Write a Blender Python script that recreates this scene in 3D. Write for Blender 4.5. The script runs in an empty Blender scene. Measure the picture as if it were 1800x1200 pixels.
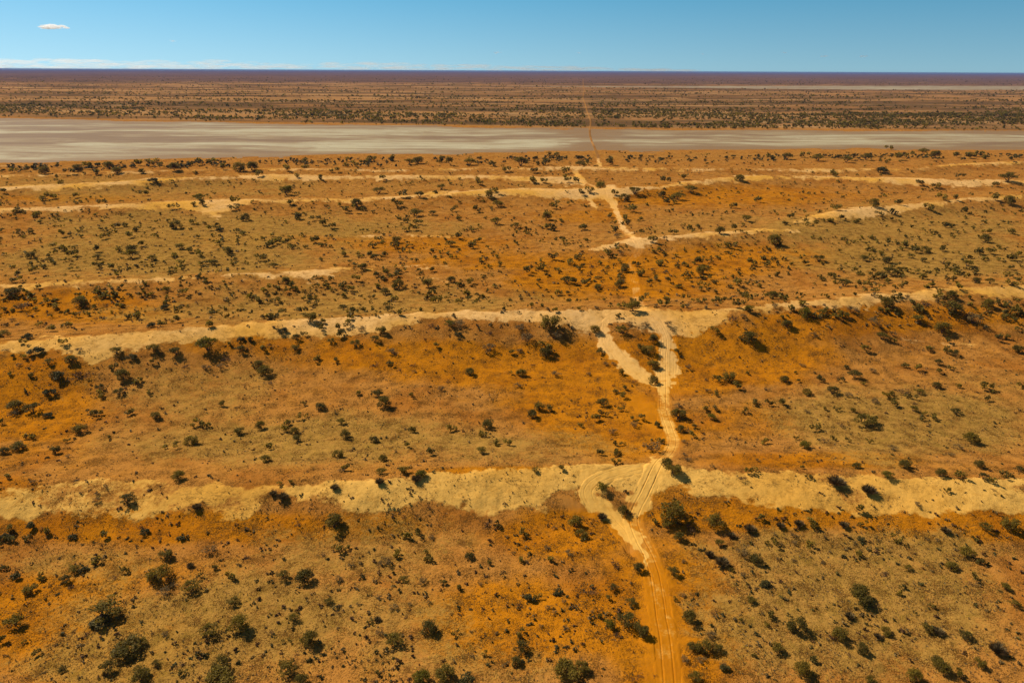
import bpy, math, random
import numpy as np
from mathutils import Matrix, Vector

# ------------------------------------------------------------------ camera, world, sun
S = bpy.context.scene
COL = S.collection
CAM_H = 90.0
FPX = 1200.0                       # focal length in pixels of the 1800 x 1200 photograph
HORIZON = 124.6
PITCH = math.atan((600 - HORIZON) / FPX)
ROLL = math.radians(0.255)
fwd = Vector((0, math.cos(PITCH), -math.sin(PITCH)))
rt0 = Vector((1, 0, 0)); up0 = rt0.cross(fwd)
rt = (rt0 * math.cos(ROLL) + up0 * math.sin(ROLL)).normalized()
up = rt.cross(fwd).normalized()
cd = bpy.data.cameras.new('camera'); cam = bpy.data.objects.new('camera', cd); COL.objects.link(cam)
cd.sensor_width = 36.0; cd.lens = 36.0 * FPX / 1800.0
cd.clip_start = 1.0; cd.clip_end = 400000.0
M = Matrix((rt, up, -fwd)).transposed().to_4x4(); M.translation = Vector((0, 0, CAM_H))
cam.matrix_world = M
S.camera = cam

SUN_EL = math.radians(43.0)
SH = Vector((0.83, -0.56)).normalized()          # the way shadows fall on the ground
sun_dir = Vector((-SH.x * math.cos(SUN_EL), -SH.y * math.cos(SUN_EL), math.sin(SUN_EL)))
W = bpy.data.worlds.new('World'); S.world = W; W.use_nodes = True
wn = W.node_tree.nodes; wl = W.node_tree.links
for n in list(wn): wn.remove(n)
wo = wn.new('ShaderNodeOutputWorld'); bg = wn.new('ShaderNodeBackground')
sky = wn.new('ShaderNodeTexSky'); sky.sky_type = 'NISHITA'; sky.sun_disc = False
sky.sun_elevation = SUN_EL
sky.sun_rotation = math.atan2(sun_dir.x, sun_dir.y)
sky.altitude = 100.0; sky.air_density = 1.0; sky.dust_density = 0.25; sky.ozone_density = 2.0
tcw = wn.new('ShaderNodeTexCoord'); mpw = wn.new('ShaderNodeMapping')        # the sky's clear upper part, drawn lower
mpw.inputs['Scale'].default_value = (1, 1, 0.9); mpw.inputs['Location'].default_value = (0, 0, 0.12)
wl.new(tcw.outputs['Generated'], mpw.inputs['Vector']); wl.new(mpw.outputs[0], sky.inputs['Vector'])
hs = wn.new('ShaderNodeHueSaturation'); hs.inputs['Hue'].default_value = 0.479
hs.inputs['Saturation'].default_value = 1.42; hs.inputs['Value'].default_value = 1.0
wl.new(sky.outputs[0], hs.inputs['Color'])
# richer just above the horizon; zenith dimmed and greyed to cut shadow fill
sxyz = wn.new('ShaderNodeSeparateXYZ'); wl.new(tcw.outputs['Generated'], sxyz.inputs[0])
mrs = wn.new('ShaderNodeMapRange'); mrs.inputs[1].default_value = 0.0; mrs.inputs[2].default_value = 0.10; mrs.inputs[3].default_value = 1.22; mrs.inputs[4].default_value = 1.44
wl.new(sxyz.outputs[2], mrs.inputs[0]); wl.new(mrs.outputs[0], hs.inputs['Saturation'])
mrz = wn.new('ShaderNodeMapRange'); mrz.interpolation_type = 'SMOOTHSTEP'; mrz.inputs[1].default_value = 0.14; mrz.inputs[2].default_value = 0.65
wl.new(sxyz.outputs[2], mrz.inputs[0])
hz2 = wn.new('ShaderNodeHueSaturation'); hz2.inputs['Saturation'].default_value = 0.75; hz2.inputs['Value'].default_value = 0.42
wl.new(sky.outputs[0], hz2.inputs['Color'])
mxz = wn.new('ShaderNodeMix'); mxz.data_type = 'RGBA'
wl.new(mrz.outputs[0], mxz.inputs[0]); wl.new(hs.outputs[0], mxz.inputs[6]); wl.new(hz2.outputs[0], mxz.inputs[7]); wl.new(mxz.outputs[2], bg.inputs['Color'])
bg.inputs['Strength'].default_value = 0.106
wl.new(bg.outputs[0], wo.inputs['Surface'])

sd = bpy.data.lights.new('sun', 'SUN'); sd.energy = 5.0; sd.angle = math.radians(0.5); sd.color = (1.0, 0.90, 0.74)
sun = bpy.data.objects.new('sun', sd); COL.objects.link(sun)
sun.rotation_euler = sun_dir.to_track_quat('Z', 'Y').to_euler()
S.view_settings.view_transform = 'Standard'; S.view_settings.look = 'None'
S.view_settings.gamma = 1.0; S.view_settings.exposure = -0.08
S.view_settings.use_curve_mapping = False
S.cycles.max_bounces = 5; S.cycles.diffuse_bounces = 3; S.cycles.volume_bounces = 2
S.cycles.transparent_max_bounces = 12

# ------------------------------------------------------------------ projection helpers
RT = np.array(rt); UP = np.array(up); FW = np.array(fwd); CO = np.array((0, 0, CAM_H))
def project(P):
    d = P - CO
    z = d @ FW; zz = np.where(z > 1e-3, z, 1e-3)
    return 900 + FPX * (d @ RT) / zz, 600 - FPX * (d @ UP) / zz, z
def ray(px, py):
    px = np.asarray(px, float); py = np.asarray(py, float)
    d = FW[None] + ((px - 900) / FPX)[:, None] * RT[None] - ((py - 600) / FPX)[:, None] * UP[None]
    return d
def on_plane(px, py, h):
    d = ray(px, py); t = (CAM_H - np.asarray(h, float)) / -d[:, 2]
    return CO[None] + d * t[:, None]

# ------------------------------------------------------------------ numpy noise
_rs = np.random.RandomState(7)
_perm = _rs.permutation(4096).astype(np.int64)
_grad = _rs.rand(4096) * 2 * np.pi
_gx = np.cos(_grad); _gy = np.sin(_grad)
def gnoise(x, y, seed=0):
    xi = np.floor(x).astype(np.int64); yi = np.floor(y).astype(np.int64)
    xf = x - xi; yf = y - yi
    u = xf * xf * xf * (xf * (xf * 6 - 15) + 10); v = yf * yf * yf * (yf * (yf * 6 - 15) + 10)
    def g(i, j):
        h = _perm[(_perm[(xi + i + seed * 131) & 4095] + yi + j) & 4095]
        return _gx[h] * (xf - i) + _gy[h] * (yf - j)
    a = g(0, 0); b = g(1, 0); c = g(0, 1); d = g(1, 1)
    return ((a + (b - a) * u) * (1 - v) + (c + (d - c) * u) * v) * 1.5
def fbm(x, y, sc, o=3, seed=0):
    r = 0; a = 1.0; t = 0
    for k in range(o):
        r = r + a * gnoise(x / sc * 2 ** k + 17.3 * k, y / sc * 2 ** k - 9.1 * k, seed + k); t += a; a *= 0.5
    return r / t * 1.5
def sstep(a, b, x):
    t = np.clip((x - a) / (b - a), 0, 1); return t * t * (3 - 2 * t)

# ------------------------------------------------------------------ dunes: crest lines (photo px x, y, height in metres)
CRESTS = [
 (20, 32, [(-700,875,4),(-300,864,4),(0,855,4),(120,846,4),(250,842,4),(400,850,4.3),(560,845,4.5),(650,845,5),(760,830,5),(900,824,5),(1050,818,5),(1150,815,4.6),(1250,825,5),(1330,828,5),(1450,832,5),(1600,838,5),(1800,845,5),(2100,855,5),(2600,870,5)]),
 (38, 48, [(-900,650,6),(-300,620,7),(0,603,8),(150,590,8),(300,578,8),(450,566,8),(600,558,8),(750,550,9),(900,545,9),(1000,545,9),(1100,548,8.5),(1200,545,8),(1300,540,9),(1450,526,9),(1600,513,9),(1700,505,9),(1800,500,9),(2200,488,8),(2700,480,8)]),
 (34, 36, [(-900,540,3),(-300,515,3),(0,501,4),(100,495,4),(300,487,4),(430,482,4),(560,476,3),(700,468,1.5),(820,463,0),(1400,450,0),(2700,440,0)]),
 (30, 34, [(-900,470,0),(950,445,0),(1060,433,3),(1120,422,4),(1250,412,4),(1350,405,4),(1450,401,2.5),(1560,400,0),(2700,400,0)]),
 (30, 36, [(-900,400,0),(1330,392,0),(1400,387,3),(1480,370,5),(1540,363,5),(1650,354,5),(1800,340,5),(2200,325,5),(2700,315,5)]),
 (38, 40, [(-900,390,5),(-300,377,5),(0,368,5),(200,358,5),(400,352,5),(600,350,5),(750,344,5),(870,335,6),(1030,332,6),(1100,331,6),(1180,325,5),(1280,311,6),(1400,308,6),(1500,312,6),(1650,315,5),(1800,316,5),(2700,318,5)]),
 (32, 34, [(-900,350,5),(-300,336,5),(0,328,5),(200,320,5),(400,309,5),(550,306,5),(700,309,5),(800,308,5),(950,311,4),(1040,309,0),(2700,308,0)]),
 (26, 30, [(-900,318,2),(0,308,2.5),(200,302,2.5),(400,297,2.5),(650,296,3),(880,295,3),(1000,293,4),(1150,295,4),(1300,295,4),(1450,295,4),(1600,296,3.5),(1700,288,4),(1800,284,4),(2700,276,4)]),
]
_cr = []
for wn_, wf_, pts in CRESTS:
    a = np.array(pts, float)
    P = on_plane(a[:, 0], a[:, 1], a[:, 2])
    o = np.argsort(P[:, 0]); _cr.append((wn_, wf_, P[o, 0], P[o, 1], a[o, 2]))
# the lake's shores as y of x on the ground
def gcurve(pts, h=0.0):
    a = np.array(pts, float); P = on_plane(a[:, 0], a[:, 1], np.full(len(a), h)); o = np.argsort(P[:, 0])
    return P[o, 0], P[o, 1]
LAKE_FAR = gcurve([(-900,202),(-300,204),(0,207),(200,212),(430,216),(600,219),(800,222),(1000,226),(1200,228),(1500,229),(1800,231),(2300,232),(2700,234)])
LAKE_NEAR = gcurve([(-900,305),(-300,296),(0,288),(150,283),(300,278),(600,273),(900,268),(1000,264),(1120,266),(1300,263),(1500,262),(1650,262),(1800,263),(2300,262),(2700,262)])
PAN_FAR = gcurve([(-900,120.4),(700,150.0),(950,151.5),(1200,151.5),(1500,151),(1800,151),(2700,151)])
PAN_NEAR = gcurve([(-900,120.5),(700,150.0),(950,152.5),(1150,154.5),(1300,156),(1500,158.5),(1700,159),(1800,158.5),(2700,158)])

def terrain(x, y, fine=True):
    x = np.asarray(x, float); y = np.asarray(y, float)
    h = np.zeros_like(x)
    wob = fbm(x, y, 45, 2, 3)
    for i, (wn_, wf_, X, Y, Hh) in enumerate(_cr):
        yc = np.interp(x, X, Y); hh = np.interp(x, X, Hh)
        d = y - yc + (2.0 if i < 2 else 1.5) * gnoise(x / 22, y * 0 + i * 3.1, 5)
        wn2 = wn_ * (1 + 0.25 * wob); wf2 = wf_ * (1 + 0.2 * wob)
        q = np.clip(np.where(d < 0, -d / wn2, d / wf2), 0, 1)
        prof = (1 - q) ** 2 * (1 + 2 * q) * 0.6 + 0.4 * (1 - q) ** 1.6
        h = np.maximum(h, hh * prof) + 0.25 * np.minimum(h, hh * prof)
    lk = np.zeros_like(x)
    yn = np.interp(x, *LAKE_NEAR); yf = np.interp(x, *LAKE_FAR)
    flat = sstep(-60, -5, y - yn) * (1 - sstep(5, 200, y - yf))
    roll = 0.9 * fbm(x, y, 60, 3, 11) * (1 - flat) * sstep(20, 60, y + 60)
    far = sstep(60, 500, y - yf)
    warp = 220 * fbm(x, y, 1500, 2, 21)
    fd = np.sin((y + warp + 0.03 * x) / 210 * 6.283) + 0.6 * np.sin((y + warp * 1.7) / 127 * 6.283 + 1.0)
    fdh = 3.6 * np.clip(fd, 0, None) * (0.6 + 0.8 * fbm(x, y, 600, 2, 25)) * far * (1 - sstep(9000, 16000, y))
    pn = np.interp(x, *PAN_NEAR); pf = np.interp(x, *PAN_FAR)
    inpan = sstep(-150, 0, y - pn) * (1 - sstep(0, 150, y - pf)) * (pf - pn > 60)
    h = h + roll + np.maximum(fdh, 0) * (1 - inpan)
    if fine:
        near = 1 - sstep(350, 700, np.hypot(x, y))
        h = h + (0.21 * fbm(x, y, 5.0, 2, 31) + 0.10 * np.abs(gnoise(x / 1.3, y / 1.0, 41)) + 0.10 * np.abs(gnoise(x / 2.9 + y / 9, y / 1.9, 43))) * near
    return h
def hit(px, py, lift=0.0):
    px = np.atleast_1d(np.asarray(px, float)); py = np.atleast_1d(np.asarray(py, float))
    d = ray(px, py); h = np.zeros(len(px))
    for _ in range(30):
        t = (CAM_H - h) / -d[:, 2]; P = CO[None] + d * t[:, None]
        h = h + 0.6 * (terrain(P[:, 0], P[:, 1], False) - h)
    P[:, 2] = terrain(P[:, 0], P[:, 1]) + lift
    return P

# ------------------------------------------------------------------ the track: centre line (photo px) walked onto the ground
TRACK_PX = [(1178,1330),(1177,1260),(1176,1200),(1173,1160),(1169,1120),(1163,1087),(1158,1050),(1154,1025),(1148,1000),(1139,975),(1126,950),(1117,928),(1114,910),(1121,890),(1132,870),(1141,850),(1151,828),(1162,810),(1176,795),(1183,780),(1181,765),(1176,750),(1171,737),(1166,718),(1166,690),(1166,650),(1166,625),(1168,607),(1168,595),(1163,582),(1156,570),(1147,559),(1137,551),(1128,541),(1121,528),(1119,515),(1117,500),(1112,478),(1110,460),(1119,450),(1125,436),(1120,423),(1107,415),(1097,405),(1090,390),(1085,375),(1077,357),(1072,345),(1070,335),(1045,328),(1024,320),(1021,313),(1012,306),(1016,300),(1034,294),(1052,287),(1050,272),(1045,259),(1040,248),(1037,236),(1037,226),(1038,212),(1032,196),(1029,184),(1025,172),(1027,160),(1025,148),(1025,139)]
_tp = hit([p[0] for p in TRACK_PX], [p[1] for p in TRACK_PX])[:, :2]
keep = [0]
for i in range(1, len(_tp)):
    if _tp[i, 1] > _tp[keep[-1], 1] + 0.8: keep.append(i)
_tp = _tp[keep]
def catmull(P, n=16):
    out = []
    Q = np.vstack([2 * P[0] - P[1], P, 2 * P[-1] - P[-2]])
    for i in range(1, len(Q) - 2):
        for t in np.linspace(0, 1, n, endpoint=False):
            a, b, c, d = Q[i - 1], Q[i], Q[i + 1], Q[i + 2]
            out.append(0.5 * ((2 * b) + (c - a) * t + (2 * a - 5 * b + 4 * c - d) * t * t + (3 * b - a - 3 * c + d) * t ** 3))
    out.append(P[-1]); return np.array(out)
TRK = catmull(_tp)
def resample(P, stepf):
    seg = np.hypot(*np.diff(P, axis=0).T); s = np.concatenate([[0], np.cumsum(seg)])
    ss = [0.0]
    while ss[-1] < s[-1]:
        y = np.interp(ss[-1], s, P[:, 1]); ss.append(ss[-1] + stepf(y))
    ss = np.array(ss[:-1])
    return np.stack([np.interp(ss, s, P[:, 0]), np.interp(ss, s, P[:, 1])], 1)
def track_dist(x, y):
    """distance from the track's centre line (looked up along y, corrected by its slope)"""
    xc = np.interp(y, TRK[:, 1], TRK[:, 0])
    sl = (np.interp(y + 0.5, TRK[:, 1], TRK[:, 0]) - np.interp(y - 0.5, TRK[:, 1], TRK[:, 0]))
    d = (x - xc) / np.sqrt(1 + sl * sl)
    return np.where((y > TRK[0, 1]) & (y < TRK[-1, 1]), d, 1e4)
LOOPS = [
 ([(1112,968),(1103,948),(1084,924),(1062,900),(1040,882),(1034,862),(1050,844),(1078,832),(1112,823),(1140,817)], 'older wheel track looping left over the nearest dune'),
 ([(1150,672),(1128,656),(1104,640),(1084,622),(1071,603),(1066,584),(1068,566),(1084,556),(1106,551)], 'older wheel track looping left below the second dune crest'),
 ([(1192,700),(1182,670),(1180,640),(1182,610),(1178,590)], 'faint older wheel marks right of the main track below the second dune'),
]
LPATH = [catmull(hit([p[0] for p in px], [p[1] for p in px])[:, :2]) for px, lb in LOOPS]
def loop_dist(x, y):
    best = np.full(x.shape, 99.0)
    for P in LPATH:
        Q = resample(P, lambda y: 0.5)
        m = np.nonzero((x > Q[:, 0].min() - 4) & (x < Q[:, 0].max() + 4) & (y > Q[:, 1].min() - 4) & (y < Q[:, 1].max() + 4))[0]
        for i in range(0, len(m), 20000):
            k = m[i:i + 20000]
            d = np.sqrt(((x[k][:, None] - Q[None, :, 0]) ** 2 + (y[k][:, None] - Q[None, :, 1]) ** 2).min(1)); best[k] = np.minimum(best[k], d)
    return best
def ground_z(x, y):
    h = terrain(x, y)
    d = np.abs(track_dist(x, y))
    return h - 0.50 * np.maximum((1 - sstep(1.3, 2.1, d)) * (y < 780), 1 - sstep(1.1, 1.8, loop_dist(x, y)))
# ------------------------------------------------------------------ where the pale sand, orange sand and cover lie
STRIPS = [  # x, top, bottom (photo px of the place) ; strength
 (1.0, [(-700,868,925),(0,850,905),(60,848,912),(100,847,900),(150,845,914),(200,842,908),(250,842,908),(290,846,918),(330,850,900),(360,848,888),(400,850,922),(470,855,892),(540,850,878),(600,846,895),(650,845,908),(700,838,890),(760,832,886),(850,826,902),(950,822,895),(1000,820,876),(1080,816,862),(1150,815,874),(1250,824,868),(1350,828,886),(1450,832,900),(1550,838,905),(1650,836,888),(1800,842,896),(2500,860,915)]),
 (1.0, [(-900,640,652),(0,601,618),(100,592,619),(160,590,640),(200,586,618),(250,582,612),(350,575,598),(450,567,598),(520,562,600),(600,558,590),(700,552,580),(760,549,562),(800,547,560),(900,545,566),(1000,545,576),(1040,547,592),(1090,546,570),(1150,545,585),(1200,545,592),(1230,544,572),(1300,540,551),(1400,529,543),(1500,520,540),(1600,512,532),(1660,506,516),(1700,504,514),(1750,502,526),(1800,500,524),(2700,480,500)]),
 (0.9, [(-900,540,550),(0,500,511),(50,497,511),(90,494,502),(150,492,499),(300,487,495),(380,482,488),(430,479,487),(500,478,486),(540,475,492),(580,471,482),(620,467,473)]),
 (0.8, [(610,466,468),(640,466,472),(700,465,470),(800,463,469),(815,464,465)]),
 (0.7, [(715,488,489),(740,486,493),(775,487,493),(785,489,490)]),
 (1.0, [(1025,437,439),(1060,430,438),(1100,423,433),(1120,419,437),(1140,416,436),(1160,416,424),(1200,412,420),(1250,408,418),(1300,405,413),(1380,401,407),(1400,402,404)]),
 (0.8, [(615,414,415),(640,412,418),(700,411,416),(780,412,417),(800,414,415)]),
 (0.6, [(1560,594,596),(1580,593,602),(1620,596,608),(1650,600,606),(1700,600,612),(1760,606,610)]),
 (0.5, [(850,645,646),(1290,640,641),(1310,642,646),(1340,648,652)]),
 (1.0, [(-900,388,394),(0,366,373),(60,365,371),(100,363,372),(200,359,368),(300,354,366),(345,352,372),(380,350,384),(410,350,366),(450,350,356),(600,349,356),(700,344,350),(780,336,344),(900,332,345),(1000,331,350),(1060,331,352),(1100,330,345),(1140,328,334),(1200,320,326),(1300,309,318),(1400,308,314),(1500,311,317),(1600,313,325),(1700,316,329),(1800,316,322),(2700,318,324)]),
 (1.0, [(1385,388,389),(1420,382,389),(1450,374,387),(1500,365,384),(1580,361,378),(1640,355,362),(1720,346,354),(1800,341,346),(2700,316,320)]),
 (1.0, [(-900,346,356),(0,328,337),(100,323,334),(150,322,331),(200,319,328),(260,314,321),(400,309,314),(470,306,318),(600,309,316),(700,308,317),(850,308,314),(950,311,322),(1010,310,326),(1030,312,318)]),
 (0.9, [(-900,318,322),(0,307,311),(100,305,308),(200,301,306),(330,298,301),(500,295,299),(650,297,301),(880,295,299),(1000,292,300),(1150,295,301),(1300,296,299),(1450,296,303),(1600,296,299),(1700,286,292),(1800,283,288),(2700,275,281)]),
 (0.8, [(-300,290,292),(0,289,292),(90,290,292),(130,291,291.5)]),
]
PALE_SW = [
 [(1040,556,24),(1060,580,28),(1070,605,30),(1090,630,32),(1115,650,30),(1140,668,24),(1160,685,18)],
 [(1130,552,34),(1160,565,38),(1172,590,28),(1171,625,34),(1172,650,32),(1168,690,18),(1170,720,8)],
 [(1155,816,10),(1110,824,14),(1065,832,18),(1038,850,26),(1032,872,34),(1055,890,36),(1085,910,34),(1108,935,26),(1128,960,22),(1150,1010,22)],
 [(1158,812,24),(1140,850,40),(1125,880,38),(1112,915,30)],
 [(1075,335,26),(1040,345,13),(1041,358,12),(1052,370,5)],
 [(1072,345,22),(1082,370,11),(1096,398,8),(1107,412,8),(1122,424,9)], [(1120,424,20),(1130,440,14)],
 [(1055,290,8),(1051,275,8)], [(1030,190,5),(1026,170,5),(1026,145,4)],[(1024,320,14),(1012,306,10),(1016,298,12)],
]
BARE_SW = [
 [(1142,985,20),(1155,1010,40),(1160,1050,62),(1162,1120,72),(1168,1200,64),(1170,1330,66)],
 [(1166,700,22),(1168,745,24),(1184,785,20)], [(1120,705,30),(1140,725,52),(1160,738,30)],
 [(1110,470,12),(1118,500,14),(1120,528,16)], [(990,878,6),(1010,890,30),(1040,905,30)], [(1180,585,10),(1190,620,14),(1185,665,14)],
]
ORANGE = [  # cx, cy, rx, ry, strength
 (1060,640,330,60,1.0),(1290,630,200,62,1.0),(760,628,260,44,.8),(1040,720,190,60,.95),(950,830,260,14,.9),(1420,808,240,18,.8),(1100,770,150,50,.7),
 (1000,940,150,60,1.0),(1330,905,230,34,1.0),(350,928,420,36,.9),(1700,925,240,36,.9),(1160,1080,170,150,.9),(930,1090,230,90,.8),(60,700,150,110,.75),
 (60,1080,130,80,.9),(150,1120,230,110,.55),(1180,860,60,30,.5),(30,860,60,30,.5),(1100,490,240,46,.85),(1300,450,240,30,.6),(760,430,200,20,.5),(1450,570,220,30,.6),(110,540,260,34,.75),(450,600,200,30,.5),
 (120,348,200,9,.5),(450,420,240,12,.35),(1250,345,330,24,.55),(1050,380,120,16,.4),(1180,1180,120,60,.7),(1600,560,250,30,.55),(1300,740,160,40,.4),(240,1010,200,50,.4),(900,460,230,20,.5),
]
STRAW = [
 (450,1090,420,130,1.0),(1500,1070,380,150,1.0),(620,960,260,60,.7),(1500,965,330,40,1.0),(560,770,480,64,1.0),(1600,740,330,90,1.0),(330,680,260,60,.7),(950,790,220,40,.6),
 (270,455,430,50,1.0),(640,530,420,36,.8),(700,400,250,20,.6),(1650,460,300,46,1.0),(1550,420,330,50,.5),(1250,400,260,34,.5),(1200,570,40,10,.3),(250,1170,300,60,1.0),(1000,430,130,24,.3),(380,550,330,26,.7),
 (350,400,420,44,.9),(200,330,400,34,.7),(1600,400,300,60,.8),(700,330,500,24,.4),(160,990,220,34,.7),(1000,560,10,10,.1),(900,1180,200,50,.5),(1300,275,700,10,.4),
]
def swdist(px, py, pts):
    best = np.full(px.shape, 1e9); last = pts[-1]
    for (x0, y0, w0), (x1, y1, w1) in zip(pts[:-1], pts[1:]):
        dx, dy = x1 - x0, y1 - y0
        t = np.clip(((px - x0) * dx + (py - y0) * dy) / (dx * dx + dy * dy), 0, 1)
        d = np.hypot(px - x0 - t * dx, py - y0 - t * dy) / np.maximum((w0 + (w1 - w0) * t) * 0.5, 0.5)
        if (x1, y1, w1) == last: d = d + 0.9 * t
        best = np.minimum(best, d)
    return best
def masks(x, y, z):
    """sand, bare, orange, straw, far masks of places on the ground"""
    P = np.stack([x, y, z], 1); px, py, dz = project(P)
    ok = dz > 20
    px = np.where(ok, px, -5000); py = np.where(ok, py, 2000)
    D = np.hypot(x, y)
    k = np.clip((py - 124) / 450.0, 0.02, 1.6)             # noise amplitude shrinks with distance
    n_a = fbm(x, y, 7, 3, 51); n_b = fbm(x, y, 26, 3, 55); n_c = fbm(x, y, 2.2, 2, 58)
    qx = px + k * (14 * n_b + 9 * n_a); qy = py + k * (8 * n_b + 9 * n_a + 4 * n_c)
    n_r = fbm(x, y * 1.7, 16, 3, 57)
    sand = np.zeros_like(x)
    for si, (st, pts) in enumerate(STRIPS):
        a = np.array(pts, float)
        sel = (py > a[:, 1].min() - 40) & (py < a[:, 2].max() + 40)
        X = qx[sel]; Y = qy[sel]; kk = k[sel]
        top = np.interp(X, a[:, 0], a[:, 1], left=-1e4, right=-1e4); bot = np.interp(X, a[:, 0], a[:, 2])
        m = sstep(-5, 5, (py[sel] * 0.6 + Y * 0.4 - top) / kk ** 0.7) * (1 - sstep(-11, 9, (Y - bot) / kk ** 0.7)) * (top > 0)
        if si == 0: m = m * (0.64 + 0.36 * sstep(-0.25, 0.2, n_r[sel] + 0.35 * sstep(350, 900, px[sel]) - 0.05)) * np.interp(px[sel], [0, 420, 600, 1800], [0.80, 0.85, 1, 0.92])
        else: m = m * (0.86 + 0.14 * sstep(-0.3, 0.15, n_r[sel] + 0.12))
        sand[sel] = np.maximum(sand[sel], st * m)
    bare = np.zeros_like(x); qx2 = px + k * 12 * n_a + k * 6 * n_c + k * 6 * n_b; qy2 = py + k * 8 * n_a
    for pts in PALE_SW:
        sel = (py > min(p[1] for p in pts) - 40) & (py < max(p[1] for p in pts) + 40) & (px > 950) & (px < 1300)
        m = 1 - sstep(0.35, 1.35, swdist(qx2[sel], qy2[sel], pts))
        sand[sel] = np.maximum(sand[sel], m); bare[sel] = np.maximum(bare[sel], m)
    for pts in BARE_SW:
        sel = (py > min(p[1] for p in pts) - 60) & (py < max(p[1] for p in pts) + 60) & (px > 900) & (px < 1300)
        bare[sel] = np.maximum(bare[sel], 1 - sstep(0.4, 1.5, swdist(qx2[sel], qy2[sel], pts)))
    bare = np.maximum(bare, (1 - sstep(1.6, 3.2, np.abs(track_dist(x, y)) + 0.8 * n_a)) * (y < 780))
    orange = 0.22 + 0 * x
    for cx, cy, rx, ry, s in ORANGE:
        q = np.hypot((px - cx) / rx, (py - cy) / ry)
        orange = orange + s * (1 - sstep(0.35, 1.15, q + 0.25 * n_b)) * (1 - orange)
    straw = 0.25 + 0 * x
    for cx, cy, rx, ry, s in STRAW:
        q = np.hypot((px - cx) / rx, (py - cy) / ry)
        straw = straw + s * (1 - sstep(0.35, 1.15, q + 0.3 * n_b)) * (1 - straw)
    straw = straw * (1 - 0.9 * bare)
    far = sstep(0, 60, y - np.interp(x, *LAKE_FAR))
    # pebbly patches are their own soil: the further plains carry the same broken cover
    return sand, bare, np.clip(orange, 0, 1), np.clip(straw, 0, 1), far, px, py
# ------------------------------------------------------------------ materials
def mat(name):
    m = bpy.data.materials.new(name); m.use_nodes = True
    nt = m.node_tree
    for n in list(nt.nodes): nt.nodes.remove(n)
    return m, nt
class NT:
    def __init__(s, nt): s.nt = nt; s.n = nt.nodes; s.l = nt.links
    def new(s, t, **kw):
        n = s.n.new(t)
        for k, v in kw.items(): setattr(n, k, v)
        return n
    def put(s, sock, v):
        if isinstance(v, bpy.types.NodeSocket): s.l.new(v, sock)
        elif v is not None:
            if isinstance(v, (tuple, list)) and len(v) == 3 and sock.type == 'RGBA': v = (*v, 1)
            sock.default_value = v
    def attr(s, name): return s.new('ShaderNodeAttribute', attribute_name=name)
    def math(s, op, a, b=None, c=None, clamp=False):
        n = s.new('ShaderNodeMath', operation=op, use_clamp=clamp)
        s.put(n.inputs[0], a)
        if b is not None: s.put(n.inputs[1], b)
        if c is not None: s.put(n.inputs[2], c)
        return n.outputs[0]
    def mix(s, f, a, b):
        n = s.new('ShaderNodeMix', data_type='RGBA'); s.put(n.inputs[0], f); s.put(n.inputs[6], a); s.put(n.inputs[7], b)
        return n.outputs[2]
    def noise(s, vec, sc, det=3.0, rough=0.55):
        n = s.new('ShaderNodeTexNoise'); s.l.new(vec, n.inputs['Vector']); n.inputs['Scale'].default_value = sc
        n.inputs['Detail'].default_value = det; n.inputs['Roughness'].default_value = rough
        return n.outputs[0]
    def ss(s, x, a, b, lo=0.0, hi=1.0):
        n = s.new('ShaderNodeMapRange', interpolation_type='SMOOTHSTEP'); s.put(n.inputs[0], x)
        n.inputs[1].default_value = a; n.inputs[2].default_value = b; n.inputs[3].default_value = lo; n.inputs[4].default_value = hi
        return n.outputs[0]
    def scaled(s, vec, sx, sy, sz=1.0):
        n = s.new('ShaderNodeVectorMath', operation='MULTIPLY'); s.l.new(vec, n.inputs[0]); n.inputs[1].default_value = (sx, sy, sz)
        return n.outputs[0]

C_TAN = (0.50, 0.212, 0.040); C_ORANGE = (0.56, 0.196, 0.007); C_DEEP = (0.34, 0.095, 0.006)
C_PALE = (0.80, 0.46, 0.105); C_STRAW = (0.44, 0.240, 0.050); C_OLIVE = (0.215, 0.128, 0.018); C_LITTER = (0.13, 0.050, 0.010)

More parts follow.
